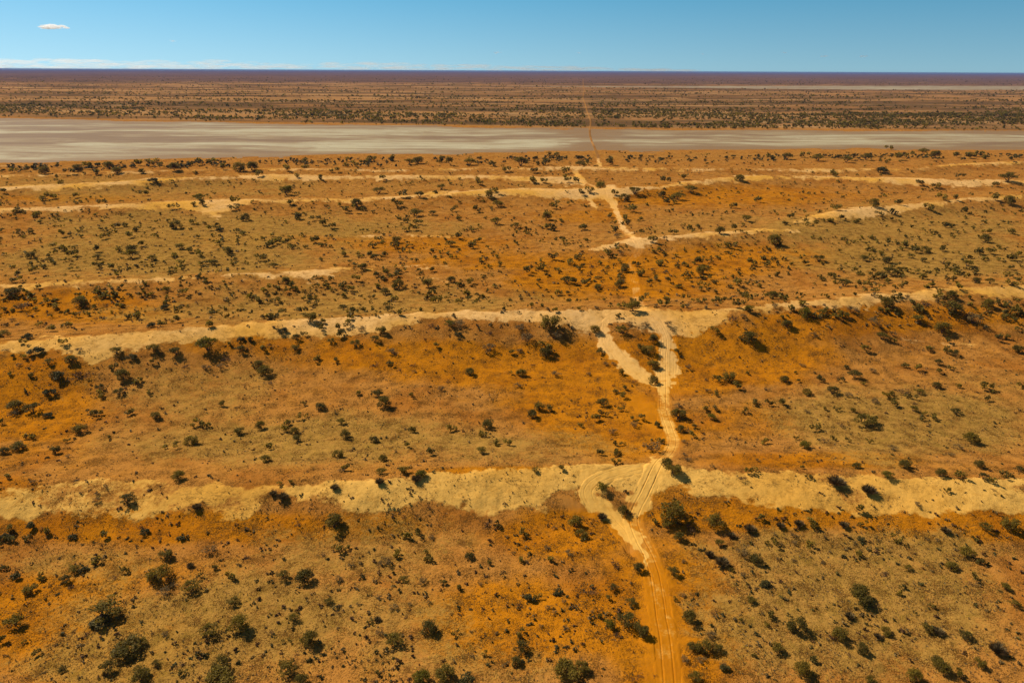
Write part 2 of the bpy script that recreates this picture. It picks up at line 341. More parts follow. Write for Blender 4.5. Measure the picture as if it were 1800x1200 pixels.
def ground_material():
    m, nt = mat('desert_sand'); q = NT(nt)
    geo = q.new('ShaderNodeNewGeometry'); P = geo.outputs['Position']
    sand = q.attr('sand').outputs['Fac']; bare = q.attr('bare').outputs['Fac']
    orange = q.attr('orange').outputs['Fac']; straw = q.attr('straw').outputs['Fac']; far = q.attr('far').outputs['Fac']
    n_big = q.noise(P, 0.018, 3); n_mid = q.noise(P, 0.16, 4, 0.6); n_small = q.noise(P, 1.1, 4, 0.65); n_fine = q.noise(P, 4.5, 3, 0.6)
    # soil
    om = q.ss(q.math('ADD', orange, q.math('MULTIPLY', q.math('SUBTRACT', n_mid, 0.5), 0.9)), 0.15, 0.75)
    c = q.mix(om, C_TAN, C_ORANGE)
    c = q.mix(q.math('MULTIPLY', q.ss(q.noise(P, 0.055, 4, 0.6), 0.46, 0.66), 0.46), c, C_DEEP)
    # broken straw coloured cover, patchy at several sizes
    sm = q.math('ADD', q.math('MULTIPLY', straw, 0.8), q.math('ADD', q.math('MULTIPLY', q.math('SUBTRACT', n_small, 0.5), 0.9), q.math('MULTIPLY', q.math('SUBTRACT', n_mid, 0.5), 0.9)))
    c = q.mix(q.math('MULTIPLY', q.ss(sm, 0.30, 0.85), 0.85), c, C_STRAW)
    sm2 = q.math('ADD', q.math('MULTIPLY', straw, 0.55), q.math('MULTIPLY', q.math('SUBTRACT', q.noise(P, 0.35, 5, 0.7), 0.5), 1.5))
    c = q.mix(q.math('MULTIPLY', q.ss(sm2, 0.42, 0.85), 0.6), c, C_OLIVE)
    # pale blown sand with ragged edges
    sa = q.math('ADD', sand, q.math('ADD', q.math('MULTIPLY', q.math('SUBTRACT', n_mid, 0.52), 1.1), q.math('MULTIPLY', q.math('SUBTRACT', n_small, 0.52), 0.9)))
    keepb = q.math('MAXIMUM', sa, q.math('MULTIPLY', q.math('ADD', sand, q.math('MULTIPLY', q.math('SUBTRACT', n_mid, 0.5), 0.5)), q.math('MULTIPLY', bare, 0.85)))
    sf = q.ss(keepb, 0.30, 0.72)
    ypos = q.new('ShaderNodeSeparateXYZ'); q.l.new(P, ypos.inputs[0])
    pale = q.mix(q.ss(n_big, 0.4, 0.65), q.mix(q.ss(ypos.outputs[1], 170, 240), (0.86, 0.48, 0.105), (0.86, 0.50, 0.18)), (0.80, 0.40, 0.065))
    pale = q.mix(q.math('MULTIPLY', q.ss(q.noise(P, 0.5, 4, 0.7), 0.45, 0.7), 0.35), pale, (0.56, 0.25, 0.03))
    c = q.mix(q.math('MULTIPLY', sf, 0.93), c, pale)
    ln = q.math('ABSOLUTE', q.math('SUBTRACT', q.noise(q.scaled(P, 0.55, 1.2), 0.42, 4, 0.65), 0.5))
    ln = q.math('MULTIPLY', q.ss(ln, 0.008, 0.034, 1.0, 0.0), q.ss(q.noise(P, 0.12, 3, 0.6), 0.46, 0.6))
    c = q.mix(q.math('MULTIPLY', q.math('MULTIPLY', ln, q.math('SUBTRACT', 1.0, bare)), 0.5), c, (0.20, 0.095, 0.02))
    # litter, twigs and small dark plants, fewer on bare and pale sand
    vor = q.new('ShaderNodeTexVoronoi'); q.l.new(P, vor.inputs['Vector']); vor.inputs['Scale'].default_value = 0.9
    clump = q.noise(P, 0.25, 3, 0.6)
    dens = q.math('MULTIPLY', q.math('SUBTRACT', 1.0, q.math('MULTIPLY', sf, 0.70)), q.math('SUBTRACT', 1.0, q.math('MULTIPLY', bare, 0.97)))
    lit = q.math('MULTIPLY', q.ss(q.math('ADD', n_fine, q.math('MULTIPLY', clump, 0.55)), 0.80, 0.94), dens)
    c = q.mix(q.math('MULTIPLY', lit, 0.75), c, C_LITTER)
    lit2 = q.math('MULTIPLY', q.ss(q.math('ADD', q.noise(P, 1.7, 3, 0.65), q.math('MULTIPLY', clump, 0.5)), 0.78, 0.90), dens)
    c = q.mix(q.math('MULTIPLY', lit2, 0.6), c, (0.17, 0.075, 0.014))
    dot = q.math('MULTIPLY', q.math('SUBTRACT', 1.0, q.ss(vor.outputs['Distance'], 0.12, 0.24)), q.ss(clump, 0.42, 0.6))
    c = q.mix(q.math('MULTIPLY', q.math('MULTIPLY', dot, dens), 0.6), c, (0.11, 0.07, 0.018))
    yel = q.math('MULTIPLY', q.ss(q.noise(q.scaled(P, 1, 1, 1), 2.2, 2, 0.5), 0.66, 0.72), q.ss(straw, 0.3, 0.7))
    c = q.mix(q.math('MULTIPLY', yel, 0.5), c, (0.62, 0.36, 0.03))
    # beyond the lake: scrub in streaks between low ridges
    Pf = q.scaled(P, 0.25, 1.0)
    f1 = q.noise(Pf, 0.012, 5, 0.7); f2 = q.noise(q.scaled(P, 0.12, 1.0), 0.0035, 4, 0.6)
    fs = q.math('ADD', q.math('MULTIPLY', f1, 0.7), q.math('MULTIPLY', f2, 0.5))
    fc = q.mix(q.ss(f2, 0.35, 0.62), (0.44, 0.215, 0.070), (0.35, 0.155, 0.050))
    ridge = q.ss(q.noise(q.scaled(P, 0.09, 1.0), 0.010, 5, 0.7), 0.53, 0.59)
    fc = q.mix(q.math('MULTIPLY', ridge, 0.75), fc, (0.56, 0.32, 0.13))
    fc = q.mix(q.math('MULTIPLY', q.ss(fs, 0.52, 0.66), 0.8), fc, (0.10, 0.062, 0.025))
    yd = q.new('ShaderNodeSeparateXYZ'); q.l.new(P, yd.inputs[0])
    fc = q.mix(q.ss(yd.outputs[1], 4800, 6200, 0.0, 0.6), fc, (0.11, 0.058, 0.045))
    c = q.mix(far, c, fc)
    b = q.new('ShaderNodeBsdfPrincipled'); q.put(b.inputs['Base Color'], c); b.inputs['Roughness'].default_value = 0.95
    b.inputs['Specular IOR Level'].default_value = 0.0
    hgt = q.math('ADD', q.math('MULTIPLY', n_fine, 0.05), q.math('ADD', q.math('MULTIPLY', n_small, 0.34), q.math('MULTIPLY', lit, 0.10)))
    amp = q.math('SUBTRACT', 1.0, q.math('MULTIPLY', q.math('MAXIMUM', bare, q.math('MULTIPLY', sf, 0.62)), 0.85))
    bp = q.new('ShaderNodeBump'); q.put(bp.inputs['Height'], q.math('MULTIPLY', hgt, amp)); bp.inputs['Strength'].default_value = 0.9
    bp.inputs['Distance'].default_value = 1.0
    q.l.new(bp.outputs[0], b.inputs['Normal'])
    o = q.new('ShaderNodeOutputMaterial'); q.l.new(b.outputs[0], o.inputs['Surface'])
    return m
def lake_material():
    m, nt = mat('salt_crust'); q = NT(nt)
    geo = q.new('ShaderNodeNewGeometry'); P = geo.outputs['Position']
    e = q.attr('edge').outputs['Fac']
    w = q.new('ShaderNodeVectorMath', operation='ADD'); q.l.new(q.scaled(P, 0.16, 1.0), w.inputs[0])
    n0 = q.new('ShaderNodeTexNoise'); q.l.new(P, n0.inputs['Vector']); n0.inputs['Scale'].default_value = 0.006
    q.l.new(q.scaled(n0.outputs['Color'], 130, 130, 0), w.inputs[1])
    a = q.noise(w.outputs[0], 0.008, 6, 0.68); bb = q.noise(q.scaled(P, 0.14, 1), 0.035, 6, 0.72); d = q.noise(q.scaled(P, 0.3, 1), 0.2, 3, 0.6)
    v = q.math('ADD', q.math('MULTIPLY', a, 0.62), q.math('MULTIPLY', bb, 0.42))
    c = q.mix(q.ss(v, 0.44, 0.54), (0.25, 0.150, 0.070), (0.36, 0.245, 0.12))
    c = q.mix(q.ss(v, 0.50, 0.60), c, (0.53, 0.45, 0.27))
    c = q.mix(q.math('MULTIPLY', q.ss(bb, 0.56, 0.66), 0.55), c, (0.27, 0.15, 0.075))
    c = q.mix(q.math('MULTIPLY', q.ss(d, 0.55, 0.75), 0.2), c, (0.25, 0.17, 0.10))
    c = q.mix(q.math('MULTIPLY', q.ss(q.noise(w.outputs[0], 0.05, 6, 0.75), 0.50, 0.66), 0.55), c, (0.30, 0.19, 0.09))
    en = q.math('ADD', e, q.math('MULTIPLY', q.math('SUBTRACT', a, 0.5), 0.9))
    c = q.mix(q.ss(en, 0.0, 0.62, 1.0, 0.0), c, (0.29, 0.165, 0.065))
    # stains where vehicles have turned round beside the crossing
    b = q.new('ShaderNodeBsdfPrincipled'); q.put(b.inputs['Base Color'], c); b.inputs['Roughness'].default_value = 0.85
    b.inputs['Specular IOR Level'].default_value = 0.2
    o = q.new('ShaderNodeOutputMaterial'); q.l.new(b.outputs[0], o.inputs['Surface'])
    return m
def leaf_material(name, c1, c2, trans=0.45):
    m, nt = mat(name); q = NT(nt)
    oi = q.new('ShaderNodeObjectInfo'); t = q.attr('tint').outputs['Fac']; l = q.attr('leaf').outputs['Fac']
    r = q.math('FRACT', q.math('ADD', oi.outputs['Random'], t))
    c = q.mix(r, c1, c2)
    hsv = q.new('ShaderNodeHueSaturation'); q.put(hsv.inputs['Color'], c); q.put(hsv.inputs['Value'], q.math('MULTIPLY_ADD', l, 0.9, 0.55))
    b = q.new('ShaderNodeBsdfPrincipled'); q.l.new(hsv.outputs[0], b.inputs['Base Color']); b.inputs['Roughness'].default_value = 0.7
    b.inputs['Specular IOR Level'].default_value = 0.25
    tr = q.new('ShaderNodeBsdfTranslucent'); q.l.new(hsv.outputs[0], tr.inputs['Color'])
    mx = q.new('ShaderNodeMixShader'); mx.inputs[0].default_value = trans; q.l.new(b.outputs[0], mx.inputs[1]); q.l.new(tr.outputs[0], mx.inputs[2])
    o = q.new('ShaderNodeOutputMaterial'); q.l.new(mx.outputs[0], o.inputs['Surface'])
    return m
def bark_material(name, c1, c2):
    m, nt = mat(name); q = NT(nt)
    tc = q.new('ShaderNodeTexCoord'); n = q.noise(tc.outputs['Object'], 9, 3)
    b = q.new('ShaderNodeBsdfPrincipled'); q.put(b.inputs['Base Color'], q.mix(n, c1, c2)); b.inputs['Roughness'].default_value = 0.9
    o = q.new('ShaderNodeOutputMaterial'); q.l.new(b.outputs[0], o.inputs['Surface']); return m
M_GROUND = ground_material(); M_LAKE = lake_material()
M_GREEN = leaf_material('acacia_leaves', (0.135, 0.100, 0.016), (0.29, 0.196, 0.018))
M_BRIGHT = leaf_material('young_leaves', (0.19, 0.15, 0.010), (0.24, 0.18, 0.010))
M_DARK = leaf_material('saltbush_leaves', (0.085, 0.074, 0.018), (0.14, 0.105, 0.02), 0.15)
M_GREY = leaf_material('grey_twig_leaves', (0.19, 0.118, 0.036), (0.25, 0.155, 0.046), 0.15)
M_DEAD = leaf_material('dead_twigs', (0.10, 0.043, 0.012), (0.17, 0.078, 0.02), 0.1)
M_CANE = leaf_material('cane_blades', (0.16, 0.105, 0.045), (0.24, 0.17, 0.07), 0.2)
M_BARK = bark_material('bark', (0.06, 0.035, 0.022), (0.13, 0.08, 0.05))
# ------------------------------------------------------------------ mesh helper
def make_mesh(name, V, F, mats, attrs=None, smooth=False, mat_index=None):
    """V (n,3); F (m,k) index array or list of such arrays"""
    me = bpy.data.meshes.new(name)
    Fs = [f for f in (F if isinstance(F, (list, tuple)) else [F]) if len(f)]
    loops = np.concatenate([f.ravel() for f in Fs]).astype(np.int32)
    tot = np.concatenate([np.full(len(f), f.shape[1]) for f in Fs]).astype(np.int32)
    st = np.concatenate([[0], np.cumsum(tot)[:-1]]).astype(np.int32)
    me.vertices.add(len(V)); me.vertices.foreach_set('co', np.asarray(V, np.float32).ravel())
    me.loops.add(len(loops)); me.loops.foreach_set('vertex_index', loops)
    me.polygons.add(len(tot)); me.polygons.foreach_set('loop_start', st); me.polygons.foreach_set('loop_total', tot)
    if smooth: me.polygons.foreach_set('use_smooth', np.ones(len(tot), bool))
    if mat_index is not None: me.polygons.foreach_set('material_index', mat_index.astype(np.int32))
    for m in mats: me.materials.append(m)
    for k, v in (attrs or {}).items():
        a = me.attributes.new(k, 'FLOAT', 'POINT'); a.data.foreach_set('value', np.asarray(v, np.float32))
    me.update(calc_edges=True)
    return me
def link(name, me, parent=None, **props):
    o = bpy.data.objects.new(name, me); COL.objects.link(o)
    if parent is not None: o.parent = parent
    for k, v in props.items(): o[k] = v
    return o

# ------------------------------------------------------------------ the ground: rings around the point under the camera, out to the horizon
az = np.concatenate([np.radians(np.linspace(-54, 54, 1021)), np.radians(np.linspace(54, 306, 85)[1:-1])])
dep = np.concatenate([np.arange(58, 6, -0.08), np.arange(6, 1.2, -0.025), np.arange(1.2, 0.5, -0.0125)])
rad = np.concatenate([[3, 10, 20, 30, 40, 48], CAM_H / np.tan(np.radians(dep)), np.geomspace(10800, 70000, 60)])
A, R = np.meshgrid(az, rad)
gx = (R * np.sin(A)).ravel(); gy = (R * np.cos(A)).ravel()
gz = np.zeros_like(gx)
for i in range(0, len(gx), 200000):
    sl = slice(i, i + 200000); gz[sl] = ground_z(gx[sl], gy[sl])
sand = np.zeros_like(gx); bare = sand.copy(); orange = sand.copy(); straw = sand.copy(); far = sand.copy(); ppx = sand.copy(); ppy = sand.copy()
for i in range(0, len(gx), 200000):
    sl = slice(i, i + 200000)
    sand[sl], bare[sl], orange[sl], straw[sl], far[sl], ppx[sl], ppy[sl] = masks(gx[sl], gy[sl], gz[sl])
na, nr = len(az), len(rad)
ii, jj = np.meshgrid(np.arange(nr - 1), np.arange(na), indexing='ij')
j2 = (jj + 1) % na
F = np.stack([ii * na + jj, ii * na + j2, (ii + 1) * na + j2, (ii + 1) * na + jj], -1).reshape(-1, 4)[:, ::-1]
F = np.vstack([F])
cent = np.array([[na * 0 + k for k in range(na)]])
# lake faces are taken out of the ground sheet and become the lake's own sheet, sharing their shore line
def shore(x, y):
    k = np.clip(y / 900, 0.3, 4)
    return y + k * (26 * fbm(x, y * 3, 160, 4, 71) + 5 * fbm(x, y * 3, 30, 2, 72))
sy = shore(gx, gy)
lk_d = np.minimum(sy - np.interp(gx, *LAKE_NEAR), (np.interp(gx, *LAKE_FAR) - sy) * 0.6)
pnw = np.interp(gx, *PAN_FAR) - np.interp(gx, *PAN_NEAR)
pan_d = np.minimum(sy - np.interp(gx, *PAN_NEAR), np.interp(gx, *PAN_FAR) - sy) * 0.5
pan_d = np.where((pnw > 60) & (gx > -2000), pan_d, -1)
front = (np.abs(np.arctan2(gx, gy)) < 1.2)
is_l = (lk_d > 0) & front; is_p = (pan_d > 0) & front
fl = is_l[F].sum(1) >= 3; fp = (is_p[F].sum(1) >= 3) & ~fl
V = np.stack([gx, gy, gz], 1)
def sub(name, mask, mats, attrs, **props):
    f = F[mask]; u, inv = np.unique(f.ravel(), return_inverse=True)
    me = make_mesh(name, V[u], inv.reshape(-1, 4), mats, {k: v[u] for k, v in attrs.items()}, smooth=True)
    return link(name, me, **props)
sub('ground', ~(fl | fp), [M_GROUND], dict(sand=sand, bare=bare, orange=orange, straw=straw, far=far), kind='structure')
sub('salt_lake', fl, [M_LAKE], dict(edge=np.clip(lk_d / (90 + 10 * sstep(0, 250, gx)), 0, 1) * (0.25 + 0.75 * sstep(8, 75, np.abs(track_dist(gx, gy)) + 25 * fbm(gx, gy, 25, 2, 77)))), kind='structure', label='pale dry salt lake bed crossing the whole photo')
sub('distant_salt_pan', fp, [M_LAKE], dict(edge=np.clip(pan_d / 150, 0, 1)), kind='structure', label='thin pale salt pan near the horizon on the right')

# ------------------------------------------------------------------ the wheel track: its own finely cut strip with two ruts
def track_profile(u, s, w):
    """height of the strip across (u metres from the centre)"""
    z = 0 * u
    wobble = 0.09 * gnoise(s / 5.0, s * 0, 81) + 0.03 * gnoise(s / 1.1, s * 0, 82); dv = 0.75 + 0.5 * gnoise(s / 7.0, s * 0, 86)
    for c, dd in ((-0.86, 1.0), (0.84, 1.0)):
        c2 = c + wobble
        z = z - 0.11 * dd * dv * np.exp(-((u - c2 + 0.0) / 0.10) ** 4) + 0.02 * np.exp(-((np.abs(u - c2) - 0.30) / 0.13) ** 2)
    c3 = -0.52 + 0.25 * gnoise(s / 14.0, s * 0, 83); c4 = 1.18 + 0.25 * gnoise(s / 14.0, s * 0, 84)
    fade = sstep(-0.1, 0.3, gnoise(s / 20.0, s * 0, 85))
    for c in (c3, c4): z = z - 0.03 * fade * np.exp(-((u - c) / 0.11) ** 4)
    return z
def ribbon(name, path, stepf, width, depth_f=1.0, low=0.0, cut=3.1, **props):
    near = resample(path, stepf)
    nx = np.gradient(near[:, 0]); ny = np.gradient(near[:, 1]); L = np.hypot(nx, ny); nx /= L; ny /= L
    k = 9
    sm = lambda a: np.convolve(np.pad(a, k, mode='edge'), np.ones(2 * k + 1) / (2 * k + 1), 'valid')
    nx = sm(nx); ny = sm(ny); L = np.hypot(nx, ny); nx /= L; ny /= L
    u = np.concatenate([[-3.1, -2.6, -2.2], np.arange(-1.9, 1.91, 0.08), [2.2, 2.6, 3.1]])
    sdist = np.concatenate([[0], np.cumsum(np.hypot(*np.diff(near, axis=0).T))])
    wide = np.interp(near[:, 1], *width)
    Ug = u[None] * wide[:, None]; Sg = np.repeat(sdist[:, None], len(u), 1)
    TX = near[:, 0][:, None] + ny[:, None] * Ug; TY = near[:, 1][:, None] - nx[:, None] * Ug
    TZ = terrain(TX, TY, False) + 0.07 * fbm(TX, TY, 2.5, 3, 90) + 0.03 * gnoise(TX / 0.6, TY / 0.6, 91)
    lift = np.interp(near[:, 1], [80, 400, 800, 1200, 9000], [0.02, 0.06, 0.12, 0.25, 1.5])[:, None] - low
    edgef = (1 - sstep(2.1, 3.1, np.abs(u)))[None]
    ends = (sstep(0, 3, sdist) * sstep(0, 3, sdist[-1] - sdist))[:, None] if low else 1.0
    edgef = edgef * ends
    farw = sstep(700, 800, near[:, 1])[:, None]
    TZ = TZ + depth_f * track_profile(Ug, Sg, wide) * (1 - farw) + lift + 0.04 * edgef - 0.45 * (1 - edgef) * (1 - farw) - 0.4 * (1 - edgef) * farw
    tv = np.stack([TX.ravel(), TY.ravel(), TZ.ravel()], 1)
    ns, nu = Ug.shape
    i_, j_ = np.meshgrid(np.arange(ns - 1), np.arange(nu - 1), indexing='ij')
    tf = np.stack([i_ * nu + j_, i_ * nu + j_ + 1, (i_ + 1) * nu + j_ + 1, (i_ + 1) * nu + j_], -1).reshape(-1, 4)
    ts, tb, to, tst, tfar, _, _ = masks(tv[:, 0], tv[:, 1], tv[:, 2])
    lakey = (tv[:, 1] > 780)
    ts = np.where(lakey, 0.0, ts); tb = np.where(lakey, 0.9, np.maximum(tb, 0.85))
    lvl = np.interp(tv[:, 1], [80, 118, 135, 255, 280, 400, 450, 780], [0.28, 0.36, 0.55, 0.52, 0.40, 0.40, 0.55, 0.50]) * (1 - sstep(1.2, 2.7, np.abs(np.repeat(u[None], ns, 0).ravel()))) * (1 + 0.35 * fbm(tv[:, 0], tv[:, 1], 5, 2, 93))
    ts = np.where(lakey | (low > 0), ts, np.maximum(ts, lvl))
    to = np.where(lakey, 0.2, to); tfar = np.where(lakey, 0.6, tfar); tfar = np.where(tv[:, 1] > 1400, 0.55, tfar); ts = np.where(tv[:, 1] > 1400, 0.42, ts)
    return link(name, make_mesh(name, tv, tf, [M_GROUND], dict(sand=ts, bare=tb, orange=to, straw=0 * ts, far=tfar), smooth=True), **props)
STEP = lambda y: 0.35 if y < 330 else (0.8 if y < 800 else 4.0 if y < 2500 else 15)
ribbon('wheel_track', TRK, STEP, ([80, 600, 900, 2000, 9000], [1, 1.0, 0.55, 0.6, 1.2]), kind='structure', label='sandy two rut vehicle track running from the bottom to the horizon')
for P_, (px_, lb) in zip(LPATH, LOOPS):
    ribbon('wheel_track', P_, lambda y: 0.35, ([80, 900], [0.85, 0.85]), 0.15 if 'bottom' in lb else 0.4, 0.03, kind='structure', label=lb)
# ------------------------------------------------------------------ plants
rng = np.random.RandomState(11)
def leaf_cloud(C, size, rs, tri=False, up=0.9, elong=1.6):
    """one small face per centre"""
    n = len(C)
    nrm = rs.normal(size=(n, 3)); nrm[:, 2] += up; nrm /= np.linalg.norm(nrm, axis=1)[:, None]
    a = np.cross(nrm, rs.normal(size=(n, 3))); a /= np.linalg.norm(a, axis=1)[:, None] + 1e-9
    b = np.cross(nrm, a); s = (size * (0.6 + 0.8 * rs.rand(n)))[:, None] if np.isscalar(size) else (size * (0.6 + 0.8 * rs.rand(n)))[:, None]
    a = a * s * elong * 0.5; b = b * s * 0.5
    if tri:
        V = np.stack([C - a - b * .8, C + a - b * .3, C - a * .2 + b], 1).reshape(-1, 3); k = 3
    else:
        V = np.stack([C - a, C - b * .9 + a * .1, C + a, C + b * .9 - a * .1], 1).reshape(-1, 3); k = 4
    F = np.arange(n * k).reshape(n, k)
    return V, F, np.repeat(rs.rand(n), k)
def tube(pts, r0, r1, ns=5):
    P = np.array(pts, float); n = len(P); V = []
    for i in range(n):
        d = P[min(i + 1, n - 1)] - P[max(i - 1, 0)]; d /= np.linalg.norm(d) + 1e-9
        s = np.cross(d, (0.3, 0.9, 0.1)); s /= np.linalg.norm(s) + 1e-9; t = np.cross(d, s); r = r0 + (r1 - r0) * i / (n - 1)
        for k in range(ns):
            an = 2 * math.pi * k / ns; V.append(P[i] + (s * math.cos(an) + t * math.sin(an)) * r)
    F = [(i * ns + k, i * ns + (k + 1) % ns, (i + 1) * ns + (k + 1) % ns, (i + 1) * ns + k) for i in range(n - 1) for k in range(ns)]
    return np.array(V), np.array(F)
def join(parts):
    V = []; F = []; o = 0
    for v, f in parts: V.append(v); F.append(f + o); o += len(v)
    return np.vstack(V), np.vstack(F)
# every plant is built 1 m wide and scaled
def crown_centres(kind, n, rs):
    """clump centres and their radii for each habit, then leaf centres"""
    if kind == 'round':
        k = rs.randint(13, 20); th = rs.rand(k) * 6.283; r = np.sqrt(rs.rand(k)) * 0.36
        z = 0.42 + 0.22 * np.sqrt(np.clip(1 - (r / 0.42) ** 2, 0, 1)) * (0.55 + 0.45 * rs.rand(k)); cr = 0.14 + 0.07 * rs.rand(k); fl = 0.85
        low = rs.rand(k) < 0.4; z = np.where(low, 0.20 + 0.18 * rs.rand(k), z); r = np.where(low, 0.26 + 0.12 * rs.rand(k), r)
    elif kind == 'vase':
        k = rs.randint(13, 18); th = rs.rand(k) * 6.283; r = np.sqrt(rs.rand(k)) * 0.40
        z = 0.44 - 0.30 * r + 0.14 * rs.rand(k); cr = 0.11 + 0.07 * rs.rand(k); fl = 0.6
    elif kind == 'mound':
        k = rs.randint(12, 18); th = rs.rand(k) * 6.283; r = np.sqrt(rs.rand(k)) * 0.38
        z = 0.10 + 0.30 * np.sqrt(np.clip(1 - (r / 0.44) ** 2, 0, 1)) * (0.6 + 0.4 * rs.rand(k)); cr = 0.11 + 0.06 * rs.rand(k); fl = 0.8
    elif kind == 'dry':
        k = rs.randint(9, 14); th = rs.rand(k) * 6.283; r = np.sqrt(rs.rand(k)) * 0.38
        z = 0.20 + 0.26 * rs.rand(k); cr = 0.10 + 0.06 * rs.rand(k); fl = 0.7
    else:
        k = rs.randint(6, 9); th = rs.rand(k) * 6.283; r = np.sqrt(rs.rand(k)) * 0.40
        z = 0.10 + 0.16 * rs.rand(k); cr = 0.08 + 0.06 * rs.rand(k); fl = 0.6
    sx = 0.8 + 0.4 * rs.rand()
    C = np.stack([r * np.cos(th), r * np.sin(th) * sx, z], 1)
    w = cr ** 2; w /= w.sum(); ids = rs.choice(k, n, p=w)
    d = rs.normal(size=(n, 3)); d /= np.linalg.norm(d, axis=1)[:, None]
    rad_ = (0.55 + 0.5 * rs.rand(n) ** 0.6 + 0.5 * (rs.rand(n) < 0.14) * rs.rand(n))[:, None] * cr[ids][:, None]
    L = C[ids] + d * rad_ * np.array([1, 1, fl])
    L[:, 2] = np.maximum(L[:, 2], 0.03)
    return C, L
SPEC = {'round': (1900, 0.046), 'vase': (1150, 0.044), 'mound': (1500, 0.046), 'dry': (620, 0.034), 'dead': (130, 0.035)}
def shrub_parts(kind, seed):
    rs = np.random.RandomState(seed)
    if kind == 'cane':
        n = 420; th = rs.rand(n) * 6.283; lean = 0.1 + 0.9 * rs.rand(n) ** 0.8; ln = 0.45 + 0.35 * rs.rand(n)
        base = np.stack([np.cos(th), np.sin(th), 0 * th], 1) * (0.10 * rs.rand(n))[:, None]
        tip = base + np.stack([np.cos(th) * np.sin(lean), np.sin(th) * np.sin(lean), np.cos(lean)], 1) * ln[:, None]
        mid = base * .4 + tip * .6 + np.array([0, 0, 0.06])
        sd_ = np.stack([-np.sin(th), np.cos(th), 0 * th], 1) * 0.013
        V = np.stack([base - sd_, base + sd_, mid + sd_ * 1.2, tip, mid - sd_ * 1.2], 1).reshape(-1, 3)
        return (V, np.arange(n * 5).reshape(n, 5), np.repeat(rs.rand(n), 5)), None
    n, sz = SPEC[kind]
    C, L = crown_centres(kind, n, rs)
    leaves = leaf_cloud(L, sz, rs)
    segs = []
    base_n = {'round': 4, 'vase': 5, 'mound': 3, 'dry': 7, 'dead': 5}[kind]
    mains = []
    for b in range(base_n):
        th = 6.283 * (b + 0.6 * rs.rand()) / base_n; rr = 0.10 if kind == 'round' else 0.16
        zf = {'round': 0.24, 'vase': 0.22, 'mound': 0.18, 'dry': 0.18, 'dead': 0.10}[kind]
        p = np.array([rr * math.cos(th), rr * math.sin(th), zf]); mains.append(p)
        r0 = 0.022 if kind in ('round', 'vase') else 0.012
        segs.append(tube([(0.02 * math.cos(th), 0.02 * math.sin(th), -0.06), p * (0.5, 0.5, 0.5), p], r0, r0 * .65, 5))
    for c in C:
        m = min(mains, key=lambda p: np.linalg.norm(p - c))
        r0 = 0.013 if kind in ('round', 'vase') else 0.008
        segs.append(tube([m, (m + c) / 2 + rs.normal(size=3) * 0.03, c], r0, r0 * .4, 4))
        if kind in ('dry', 'dead', 'vase'):
            for _ in range(5 if kind != 'vase' else 2):
                e = c + rs.normal(size=3) * (0.12, 0.12, 0.07); e[2] = max(e[2], 0.03)
                segs.append(tube([(m + c) / 2, (m + c + 2 * e) / 4 + rs.normal(size=3) * 0.02, e], r0 * .6, r0 * .2, 3))
    tv_ = [];
    V = []; Fq = []; o = 0
    for v, f in segs: V.append(v); Fq.append(f + o); o += len(v)
    return leaves, (np.vstack(V), np.vstack(Fq))
LEAFMAT = {'round': M_GREEN, 'vase': M_GREEN, 'mound': M_DARK, 'dry': M_GREY, 'dead': M_DEAD, 'cane': M_CANE}
PROTO = {}
for kd, nv in (('round', 5), ('vase', 4), ('mound', 4), ('dry', 4), ('dead', 4), ('cane', 3)):
    PROTO[kd] = []
    for s in range(nv):
        lv, st_ = shrub_parts(kd, 100 + s * 7 + len(kd) * 31)
        nm = 'blades' if kd == 'cane' else 'foliage'
        lm = make_mesh(nm, lv[0], lv[1], [LEAFMAT[kd]], dict(leaf=lv[2], tint=np.zeros(len(lv[2]))))
        bl = None
        if kd in ('round', 'vase'):
            bl = make_mesh('foliage', lv[0], lv[1], [M_BRIGHT], dict(leaf=lv[2], tint=np.zeros(len(lv[2]))))
        sm_ = make_mesh('stems', st_[0], st_[1], [M_BARK], smooth=True) if st_ is not None else None
        PROTO[kd].append((lm, sm_, bl, lv, st_))

